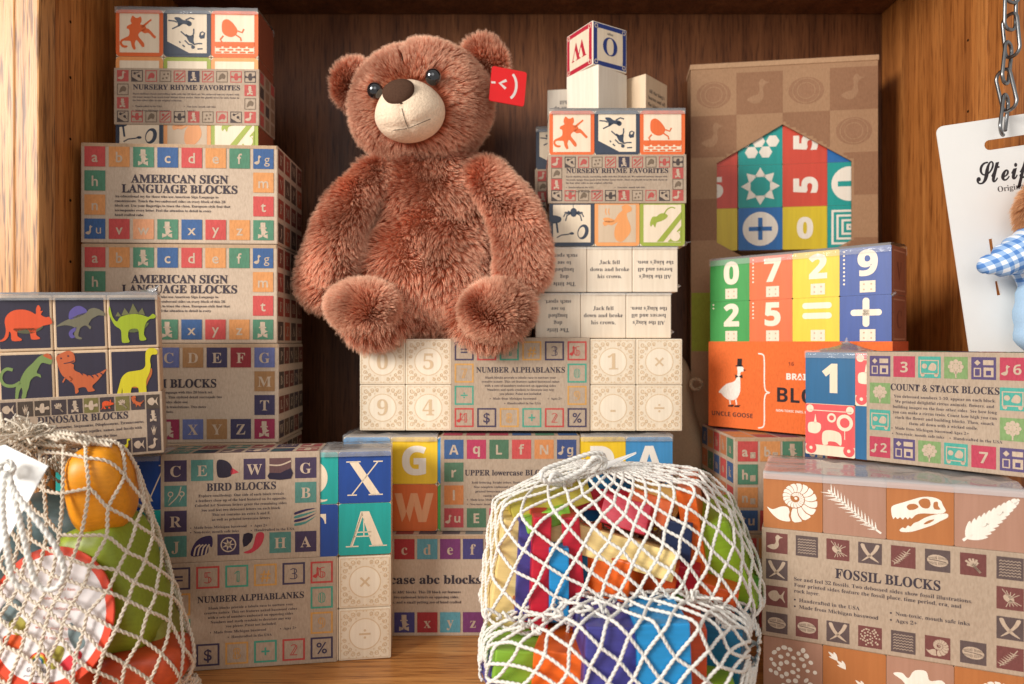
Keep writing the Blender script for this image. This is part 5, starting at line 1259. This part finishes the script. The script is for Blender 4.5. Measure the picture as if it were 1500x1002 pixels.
UPB = [  # px, py, depth, size, euler, colour, label
    (893, 810, .492, (.104, .060, .020), (-14, 12, -16), CR, 'cream wooden plank across the middle of the upper net bag'),
    (900, 856, .490, (.046, .046, .046), (0, 6, -32), ORG, 'orange cube under the cream plank in the upper net bag'),
    (955, 866, .497, (.040, .040, .048), (0, 10, -18), C(222, 88, 30), 'deeper orange block right of the orange cube in the upper net bag'),
    (738, 836, .505, (.020, .060, .078), (0, 9, 8), CR, 'upright cream plank at the left edge of the upper net bag'),
    (765, 832, .500, (.013, .050, .072), (0, 3, 6), INDB, 'indigo upright slat beside the left cream plank in the upper net bag'),
    (788, 836, .488, (.013, .050, .080), (0, 2, 4), REDB, 'red upright slat left of the blue one in the upper net bag'),
    (818, 852, .485, (.014, .050, .052), (0, 0, 0), BLUB, 'sky blue upright block between two red slats in the upper net bag'),
    (843, 834, .490, (.013, .050, .078), (0, -4, -4), REDB, 'red upright slat right of the blue one in the upper net bag'),
    (862, 848, .497, (.018, .040, .060), (0, 0, -10), TEA, 'dark teal block next to the orange cube in the upper net bag'),
    (800, 742, .520, (.062, .060, .018), (-10, -16, 10), OLV, 'olive yellow plank on the upper left of the net bag'),
    (800, 764, .497, (.034, .030, .012), (-10, -14, 8), C(132, 196, 60), 'light green piece below the olive plank in the upper net bag'),
    (897, 704, .560, (.070, .044, .018), (-6, 3, -6), BLUB, 'bright blue plank at the top back of the upper net bag'),
    (885, 738, .530, (.062, .034, .016), (-14, 4, 10), REDB, 'red plank below the blue one at the top of the net bag'),
    (925, 762, .512, (.036, .034, .022), (-20, 10, -24), C(216, 60, 82), 'pinkish red cube near the top of the upper net bag'),
    (962, 756, .520, (.034, .044, .020), (-22, 14, -28), ORG, 'orange plank right of the pinkish cube at the bag top'),
    (985, 745, .535, (.040, .074, .020), (-20, 18, -30), C(238, 196, 96), 'pale yellow plank at the top right of the net bag'),
    (1030, 795, .515, (.014, .060, .088), (4, -8, -18), ORG, 'orange upright slat beside the lime block in the upper net bag'),
    (1068, 822, .520, (.036, .060, .070), (8, -18, -22), LIM, 'big lime green block at the right of the upper net bag'),
    (1003, 806, .512, (.022, .050, .046), (0, 4, -20), NVB, 'navy block left of the orange slat in the upper net bag'),
    (992, 848, .502, (.040, .044, .026), (0, 8, -18), REDB, 'crimson block below the navy one in the upper net bag'),
    (972, 872, .498, (.034, .030, .016), (0, 14, -20), C(98, 160, 60), 'green wedge under the crimson block in the upper net bag'),
    (905, 893, .500, (.074, .040, .020), (0, 4, -6), INDB, 'indigo plank lying under the orange cubes in the upper net bag'),
    (1056, 880, .497, (.030, .036, .024), (0, 12, -20), C(226, 92, 36), 'orange piece in the lower right corner of the upper net bag')]
LOB = [
    (770, 972, .465, (.050, .050, .022), (0, 6, 8), C(140, 186, 60), 'lime plank at the left end of the lower net bag'),
    (742, 990, .470, (.030, .040, .024), (0, 0, 12), INDB, 'indigo piece low at the left end of the lower net bag'),
    (828, 985, .452, (.036, .044, .032), (0, 4, -12), ORG, 'orange block left of the indigo one in the lower net bag'),
    (893, 978, .440, (.038, .050, .058), (0, 3, 4), INDB, 'indigo block in the front of the lower net bag'),
    (970, 976, .436, (.034, .050, .060), (0, -2, 0), BLUB, 'sky blue block in the front of the lower net bag'),
    (1018, 966, .450, (.018, .044, .046), (0, 0, -8), C(222, 84, 40), 'reddish orange slat right of the sky blue block in the lower net bag'),
    (1062, 966, .475, (.036, .050, .050), (0, 4, -24), TEA, 'dark teal block at the right end of the lower net bag'),
    (1035, 1012, .452, (.040, .040, .016), (0, 0, -10), LIM, 'lime piece under the teal block in the lower net bag'),
    (846, 1016, .448, (.040, .040, .014), (0, 0, 6), CR, 'cream slat under the orange block in the lower net bag')]
def fill(lst, grp):
    pts = []
    for (px, py, d_, s_, e, c_, lb) in lst:
        q = P(px, py, d_); q.y += s_[1] * .35
        _, cs = rot_box(q, s_, e); zm = min(v.z for v in cs)
        if zm < .003: q.z += .003 - zm; _, cs = rot_box(q, s_, e)
        wood_piece('toy_block', lb, 'toy block', q, s_, e, c_, grp); pts += cs
    return pts
MORE = [(868, 744, .535, .018, 10, C(34, 120, 190), 'small blue cube between the red planks at the bag top'), (948, 716, .565, .020, 35, C(28, 84, 150), 'small dark blue cube at the back of the bag top'), (1010, 768, .528, .020, -20, C(232, 120, 40), 'small orange cube above the navy block in the upper bag'),
        (830, 790, .500, .018, 20, C(70, 66, 140), 'small indigo cube under the end of the cream plank'), (868, 790, .500, .016, -12, C(222, 100, 36), 'small orange cube under the middle of the cream plank'), (1000, 884, .497, .018, 15, C(214, 196, 110), 'small straw coloured cube near the corner knot'),
        (815, 890, .490, .018, 5, C(30, 100, 150), 'small deep blue cube low at the left of the upper bag'), (770, 885, .497, .016, -8, C(190, 110, 70), 'small brown cube low beside the red slat'), (1090, 868, .530, .022, 30, C(90, 170, 60), 'small green cube at the far right of the upper bag')]
for (px, py, d_, s_, a_, c_, lb) in MORE: UPB.append((px, py, d_, (s_, s_, s_), (8, -6, a_), c_, lb))
ub = fill(UPB, g1); lb_ = fill(LOB, g2)
def bag_parts(name, label, loc=(0, 0, 0)): return thing(name, label, 'net bag', loc, 0)
bagU = bag_parts('net_bag', 'upper white net bag of coloured blocks with a tied bow, heaped on another')
extra = [P(1068, 912, .490), P(722, 905, .490), P(850, 690, .545), P(960, 690, .575)]
netU, sU = net(bagU, ub + extra, P(910, 800, .535), (-.18, .25, 1.0), 28, 20, .00136, .10, 2.75, M_CORDW, 3, off=.3, rs=.72)
bagL = bag_parts('net_bag', 'lower white net bag lying flat beneath the heaped bag')
extraL = [P(712, 940, .48), P(1112, 930, .50), P(1100, 1000, .47), P(725, 1010, .47), P(900, 925, .52), P(900, 925, .46)]
for q in extraL: q.z = max(q.z, .004)
netL, sL = net(bagL, lb_ + extraL, P(905, 975, .475), (1, .0, .12), 16, 19, .00135, .12, 3.02, M_CORDW, 5, off=.3, rs=.72, ref=(0, -.3, 1))
# gathered seam and knot of the upper bag
rg = random.Random(4); parts = []
for k in range(18):
    px = 725 + k * 19; base = P(px, 903 + 12 * math.sin(k * .7) + (px > 900) * -16 + rg.uniform(-5, 5), .462 - .012 * math.sin(k * .25))
    q = [base + Vector((rg.uniform(-.007, .007), rg.uniform(-.004, .004), rg.uniform(-.004, .005))) for _ in range(4)]
    parts.append(cord(smooth(q, 5, False), .0013, .0013, off=.3, rs=.72))
vs, fs = join(parts); tag(mesh_obj('gathered_seam', vs, fs, M_CORDW, bagU), kind='stuff')
parts = []
kb = P(1066, 918, .472)
for k in range(7): parts.append(cord(smooth([kb + Vector((rg.uniform(-.006, .006), rg.uniform(-.006, .006), rg.uniform(-.005, .007))) for _ in range(5)], 5, False), .0018, .0013))
vs, fs = join(parts); mesh_obj('corner_knot', vs, fs, M_CORDW, bagU)
# drawstring bow at the top
def path(L_): return smooth([P(*q) for q in L_], 8, False)
vs, fs = join([cord(path(q), .0021, .0013, .009, .3, .72) for q in (
    [(838, 712, .520), (800, 706, .500), (795, 690, .500), (830, 676, .512), (868, 664, .522), (884, 668, .528), (870, 690, .525), (838, 714, .518)],
    [(838, 712, .518), (815, 694, .502), (806, 704, .498), (830, 700, .505), (866, 682, .515), (886, 672, .522), (884, 688, .522)],
    [(832, 712, .518), (852, 690, .512), (872, 670, .515), (886, 676, .520)])])
mesh_obj('drawstring', vs, fs, M_CORDW, bagU)
p = Pr(); a, c_, d_, e_ = P(830, 696, .528), P(932, 662, .548), P(932, 665, .548), P(838, 712, .520)
p.face([a, e_, d_, c_], C(240, 230, 216)); p.face([q + Vector((0, .0006, 0)) for q in (c_, d_, e_, a)], C(240, 230, 216)); p.build('paper_tag', M_CARD, bagU)

# left bag
g3 = 'large wooden pieces in the left net bag'
def smooth_piece(name, label, vs, fs, col):
    p = Pr(); p.mesh(vs, fs, col); o = p.build(name, M_WOODX); o.data.polygons.foreach_set('use_smooth', [True] * len(o.data.polygons)); return tag(o, label, 'toy block', g3)
def stone(c, s_, e, k=2.6):
    M_, _ = rot_box(c, (1, 1, 1), e)
    def f(v):
        n = (abs(v.x) ** k + abs(v.y) ** k + abs(v.z) ** k) ** (1 / k); v = v / n; return M_ @ Vector((v.x * s_[0] / 2, v.y * s_[1] / 2, v.z * s_[2] / 2))
    return ellipsoid(1, 1, 1, 30, 20, f)
LB = [(124, 724, .462, (.040, .048, .062), (8, -6, 12), C(236, 154, 26), 'golden yellow wooden piece at the top of the left net bag', 3.0),
      (146, 868, .470, (.052, .056, .094), (6, -14, 0), C(150, 168, 48), 'tall olive green wooden piece at the right of the left net bag', 5.0),
      (205, 945, .486, (.030, .050, .056), (0, -20, 10), C(160, 160, 72), 'slim pale green wooden piece by the bag corner', 4.6),
      (60, 800, .485, (.080, .060, .060), (0, 6, 0), C(84, 104, 106), 'grey blue wooden piece behind the round card in the left bag', 4.6),
      (195, 990, .462, (.052, .046, .028), (0, -4, 8), C(196, 78, 38), 'rusty orange wooden piece low in the left net bag', 4.4),
      (40, 985, .480, (.090, .050, .040), (0, 0, 0), C(206, 84, 48), 'orange red wooden piece under the round card', 4.4)]
lp = []
for (px, py, d_, s_, e, c_, lb, k) in LB:
    q = P(px, py, d_); q.y += .02; vs, fs = stone(q, s_, e, k); zm = min(v.z for v in vs)
    if zm < .003: vs = [v + Vector((0, 0, .003 - zm)) for v in vs]
    smooth_piece('wooden_stone', lb, vs, fs, c_); lp += vs[::3]
# round card
dc = P(72, 905, .452); rr = .0455
cd = thing('round_card', 'round white card with a red rim showing through the left net bag', 'card', dc, R(-6), rx=R(-12))
p = Pr(); 
vs, fs = tube([(0, 0, 0), (0, .0012, 0)], rr, 48); p.mesh(vs, fs, C(216, 70, 40))
p.fr((0, 0, 0), (1, 0, 0), (0, 0, 1), (0, -1, 0)); p.ring(0, 0, rr * .88, rr * .995, C(216, 70, 40), 1, 48); p.circ(0, 0, rr * .88, C(222, 216, 216), 1, 48)
tx = C(200, 104, 76)
for k, s_ in enumerate(['bauen und', 'stapeln, es kann', 'Balance, die Formen', 'begreifen, sortieren lernen', 'helps to balance', 'wooden pieces stacking', 'with stacking on']): p.text(s_, .006, rr * (.52 - .135 * k), .0021, tx, 'sans', 2, res=1)
for q, c_ in (([(-.8, .05), (-.62, .25), (-.42, .12), (-.6, -.08)], C(112, 128, 130)), ([(-.62, -.10), (-.46, .0), (-.30, -.16), (-.46, -.26)], C(160, 150, 66)), ([(-.66, -.28), (-.4, -.26), (-.36, -.42), (-.6, -.45)], C(210, 86, 40)), ([(.36, -.05), (.62, -.3), (.5, -.42), (.34, -.22)], C(112, 128, 130)), ([(.05, -.62), (.16, -.38), (.32, -.42), (.22, -.68)], C(160, 150, 66)), ([(.28, -.62), (.5, -.42), (.6, -.5), (.42, -.7)], C(200, 50, 60))): p.blob([(x * rr, y * rr) for x, y in q], c_, 2)
for k, c_ in enumerate((C(206, 50, 50), C(230, 140, 40), C(226, 206, 60), C(80, 160, 80), C(60, 90, 170))): p.ring(-.003, -rr * .62, .0062 - k * .0009, .0070 - k * .0009, c_, 2, 14, 0, math.pi)
p.text('GRIMMS', -.002, -rr * .74, .0028, C(110, 104, 104), 'bold', 2, res=2); p.text('good wooden design', -.002, -rr * .80, .0014, C(110, 104, 104), 'script', 2, res=1)
p.build('printed_disc', M_GLOSS, cd)
cpts = [cd.matrix_basis @ Vector((rr * math.cos(a), y, rr * math.sin(a))) for a in np.linspace(0, 6.2, 24) for y in (0, .0012)]
bagG = bag_parts('net_bag', 'cream net bag of big wooden pieces at the left with fringed top')
corner = P(272, 962, .515); corner.z = .010
exG = [corner, P(252, 985, .49), P(45, 660, .480), P(60, 668, .50), P(30, 668, .47), P(-40, 990, .46), P(-30, 800, .48)]
for q in exG: q.z = max(q.z, .005)
netG, sG = net(bagG, lp + cpts + exG, P(120, 860, .49), (-.38, .02, 1.0), 20, 15, .00135, .13, 2.7, M_CORD, 8, jit=.3)
parts = []; kb = P(281, 962, .512); kb.z = .008
for k in range(9): parts.append(cord(smooth([kb + Vector((rg.uniform(-.008, .006), rg.uniform(-.006, .004), rg.uniform(-.006, .016))) for _ in range(5)], 5, False), .0018, .0013))
vs, fs = join(parts); mesh_obj('corner_knot', vs, fs, M_CORD, bagG)
# ruffled neck running towards the gather, then the frayed end
parts = []; nk = P(42, 652, .478)
for k in range(22):
    a = rg.uniform(0, 1); e0 = P(70 + 95 * a, 655 - 22 * math.sin(a * 2.6) + 12 * a + rg.uniform(-6, 12), .462 + rg.uniform(0, .05))
    parts.append(cord(smooth([nk + Vector((rg.uniform(-.006, .01), rg.uniform(-.008, .008), rg.uniform(-.006, .006))), (nk + e0) / 2 + Vector((0, rg.uniform(-.006, .006), rg.uniform(.001, .009))), e0], 6, False), .0017, .0013))
vs, fs = join(parts); tag(mesh_obj('gathered_neck', vs, fs, M_CORD, bagG), kind='stuff')
parts = []; fc = P(24, 648, .470)
for k in range(420):
    d = Vector((rg.gauss(.2, .8), rg.gauss(-.25, .6), rg.gauss(.55, .6))).normalized(); ln = rg.uniform(.008, .018)
    s0 = fc + Vector((rg.uniform(-.014, .014), rg.uniform(-.006, .006), rg.uniform(-.006, .005)))
    q = [s0, s0 + d * ln * .5 + Vector((rg.uniform(-.003, .003), rg.uniform(-.003, .003), rg.uniform(-.001, .003))), s0 + d * ln + Vector((rg.uniform(-.005, .005), rg.uniform(-.005, .005), rg.uniform(-.006, .003)))]
    parts.append(tube(smooth(q, 4, False), rg.uniform(.0004, .0009), 5))
vs, fs = join(parts); tag(mesh_obj('fringe', vs, fs, M_CORD, bagG), kind='stuff')
# hang tag and drawstring loops
p = Pr(); tgp = [P(-60, 668, .412), P(6, 652, .414), P(70, 683, .408), P(-2, 812, .398), P(-70, 842, .402)]
p.face(tgp[::-1], WHITE); p.face([q + Vector((0, .0009, 0)) for q in tgp], WHITE)
a, bq, dq = tgp[4], tgp[3], tgp[1]
ux = (tgp[2] - tgp[3]).normalized(); uy = (tgp[1] - tgp[2]); uy = (uy - ux * uy.dot(ux)).normalized(); nn = ux.cross(uy); nn = nn if nn.y < 0 else -nn
p.fr(tgp[3], ux, uy, nn); p.text('46', .030, .016, .0045, C(120, 126, 160), 'sans', 3, res=2); p.text('01/', .006, .024, .0045, C(120, 126, 160), 'sans', 3, res=2)
p.build('hang_tag', M_CARD, bagG)
vs, fs = join([cord(path(q), .0018, .0013, .008, .3, .72) for q in (
    [(12, 690, 0.398), (22, 720, 0.392), (48, 755, 0.388), (78, 795, 0.388), (94, 835, 0.390), (84, 860, 0.392), (62, 862, 0.392), (48, 840, 0.390), (38, 800, 0.388), (26, 750, 0.389), (14, 700, 0.394)],
    [(8, 690, 0.396), (4, 740, 0.390), (10, 800, 0.388), (20, 850, 0.390), (44, 866, 0.392)])])
mesh_obj('drawstring', vs, fs, M_CORDW, bagG)
parts = [cord(smooth([P(10 + 10 * math.cos(t_ + k), 686 + 11 * math.sin(t_ + k), .400 - .004 * math.sin(k * 2)) for t_ in np.linspace(0, 6, 7)], 4, False), .0017, .0013) for k in range(3)]
vs, fs = join(parts); mesh_obj('knot', vs, fs, M_CORDW, bagG)

# canvas pouch behind the centre stack
pc = thing('canvas_pouch', 'beige canvas pouch tucked behind the centre stack near the back wall', 'pouch', P(986, 640, .775))
pc.location.z = 0.0005
def pouch(v):
    k = v.z / .15; x = v.x * (1 - .25 * max(0, k)); return Vector((x + .003 * math.sin(v.z * 70), v.y + .003 * math.sin(x * 200 + v.z * 30), v.z + .13))
vs, fs = ellipsoid(.036, .026, .131, 32, 24, pouch); mesh_obj('cloth', vs, fs, M_CANVAS, pc)
q = [Vector((.018 + .006 * math.cos(k * 1.1), -.030 - .002 * math.sin(k * 2.3), .226 + .006 * math.sin(k * 1.1))) for k in range(12)]
vs, fs = cord(smooth(q, 5, False), .0022, .0013); mesh_obj('tie', vs, fs, M_CANVAS, pc)

# ------------------------------------------------------------------ chain and hanging card with plush toy
def chain_link(c, e, L_=.036, W_=.0135, r=.00145, gap=False):
    q = []
    for k in range(28):
        t_ = 2 * math.pi * k / 28; x = W_ / 2 * math.copysign(abs(math.cos(t_)) ** .8, math.cos(t_)); z_ = (L_ / 2 - W_ / 2) * (1 if math.sin(t_) > 0 else -1) + W_ / 2 * math.sin(t_)
        q.append(Vector((x, 0, z_)))
    M_ = Matrix.Translation(c) @ Matrix.Rotation(R(e[2]), 4, 'Z') @ Matrix.Rotation(R(e[1]), 4, 'Y') @ Matrix.Rotation(R(e[0]), 4, 'X')
    q = [M_ @ v for v in q]
    return tube(q[:-4] if gap else q, r, 10, closed=not gap)
ch = thing('chain', 'zinc plated chain hanging over the right frame in front of the card', 'chain', P(1478, 0, .570))
inv = -Vector(ch.location)
for (px, py, e, gp) in ((1482, -28, (0, -4, 15), 0), (1480, 12, (0, 2, 20), 0), (1481, 52, (0, 6, 100), 0), (1475, 92, (0, 14, 35), 0), (1474, 132, (0, 14, 100), 0), (1471, 168, (0, 20, 40), 1)):
    vs, fs = chain_link(P(px, py, .566) + inv, e, gap=bool(gp)); mesh_obj('link', vs, fs, M_STEEL, ch)
cp = thing('display_card', 'white hanging card lettered Steiff at the right edge', 'display card', P(1371, 186, .575), 0, ry=R(-8.5))
CW, CH = .190, .245
def hang(x0, y0, w_, h_, n=6):
    q = []
    for cx, a in ((x0 + w_ - h_ / 2, -90), (x0 + h_ / 2, 90)):
        for k in range(n + 1): t_ = R(a + 180 * k / n); q.append((cx + h_ / 2 * math.cos(t_), y0 + h_ / 2 + h_ / 2 * math.sin(t_)))
    return q
slot = hang(.038, -.026, .05, .0085)
def rr_pts(x, y, w_, h_, r):
    q = []
    for cx, cy, a in ((x + w_ - r, y + h_ - r, 0), (x + r, y + h_ - r, 90), (x + r, y + r, 180), (x + w_ - r, y + r, 270)):
        for k in range(6): t_ = R(a + k * 18); q.append((cx + r * math.cos(t_), cy + r * math.sin(t_)))
    return q
out = rr_pts(0, -CH, CW, CH, .006)
wc = C(236, 230, 222); sl1, sl2 = [(.0300, -.112), (.0332, -.112), (.0332, -.100), (.0300, -.100)], [(.0300, -.148), (.0332, -.148), (.0322, -.136), (.0300, -.136)]
p = Pr(); p.poly(out, wc, 0, [slot, sl1, sl2]); p.fr((0, .0010, 0), (1, 0, 0), (0, 0, 1), (0, 1, 0)); p.poly(out, C(222, 206, 170), 0, [slot, sl1, sl2])
for ringp in (out, slot, sl1, sl2):
    for a, c_ in zip(ringp, ringp[1:] + ringp[:1]): p.face([Vector((a[0], 0, a[1])), Vector((c_[0], 0, c_[1])), Vector((c_[0], .001, c_[1])), Vector((a[0], .001, a[1]))], C(226, 200, 120))
p.build('card', M_CARD, cp)
p = Pr(); p.text('Steiff', .0270, -.0530, .0175, C(44, 36, 38), 'script', 1, al='l', res=6, off=.010, w=.058); p.text('Original', .0435, -.0620, .0046, C(96, 88, 86), 'serif', 1, al='l', res=3)
p.build('lettering', M_GLOSS, cp)
# plush toy tied to the card
pt_ = thing('plush_toy', 'small golden plush toy in blue gingham on the hanging card, mostly out of frame', 'plush toy', P(1520, 380, .555), 0)
inv = -Vector(pt_.location)
hv, hf = ellipsoid(.030, .024, .032, 24, 16); hv = [v + P(1556, 312, .548) + inv for v in hv]; hd = mesh_obj('head', hv, hf, M_UNDERFUR2, pt_)
fur('fur', hd, hv, hf, 16000, .008, lambda p0, nr: np.tile(np.array([[0, -.1, -1.]]), (len(p0), 1)), M_FUR2, seed=31, rad=.00013)
m, N, L, bs = mat('blue_gingham'); tc = nd(N, 'ShaderNodeTexCoord'); sx = nd(N, 'ShaderNodeSeparateXYZ'); mp = nd(N, 'ShaderNodeMapping'); mp.inputs['Rotation'].default_value = (0, R(28), 0); mp.inputs['Scale'].default_value = (150, 150, 150)
L.new(tc.outputs['Object'], mp.inputs[0]); L.new(mp.outputs[0], sx.inputs[0]); cs = []
for ax_ in ('X', 'Z'):
    f1_ = nd(N, 'ShaderNodeMath', operation='FRACT'); L.new(sx.outputs[ax_], f1_.inputs[0]); g_ = nd(N, 'ShaderNodeMath', operation='GREATER_THAN'); g_.inputs[1].default_value = .5; L.new(f1_.outputs[0], g_.inputs[0]); cs.append(g_)
ad = nd(N, 'ShaderNodeMath', operation='ADD'); L.new(cs[0].outputs[0], ad.inputs[0]); L.new(cs[1].outputs[0], ad.inputs[1]); dv = nd(N, 'ShaderNodeMath', operation='MULTIPLY'); dv.inputs[1].default_value = .5; L.new(ad.outputs[0], dv.inputs[0])
r_ = ramp(N, L, dv.outputs[0], [(0, C(232, 236, 242)), (.5, C(150, 182, 222)), (1, C(84, 132, 198))]); L.new(r_.outputs[0], bs.inputs['Base Color']); bs.inputs['Roughness'].default_value = .85
M_GING = m
sv, sf = limb([P(1536, 352, .548) + inv, P(1500, 368, .545) + inv, P(1466, 384, .546) + inv, P(1442, 388, .550) + inv], [.019, .016, .012, .006], 22)
sv = [v + Vector((0, 0, .0012 * math.sin(v.x * 500 + v.z * 260))) for v in sv]
mesh_obj('sleeve', sv, sf, M_GING, pt_)
tv, tf = ellipsoid(.034, .022, .036, 28, 20, lambda v: Vector((v.x + .001 * math.sin(v.z * 300), v.y, v.z))); mesh_obj('shirt', [v + P(1545, 380, .556) + inv for v in tv], tf, M_GING, pt_)
lv, lf = limb([P(1556, 400, .556) + inv, P(1530, 440, .552) + inv, P(1522, 492, .552) + inv], [.022, .020, .017], 22); mesh_obj('trousers', [v + Vector((.001 * math.sin(v.z * 320), 0, 0)) for v in lv], lf, plain('pale_blue_cotton', C(176, 206, 232), .9, .1, nscale=600, lo=.9, bst=.4), pt_)
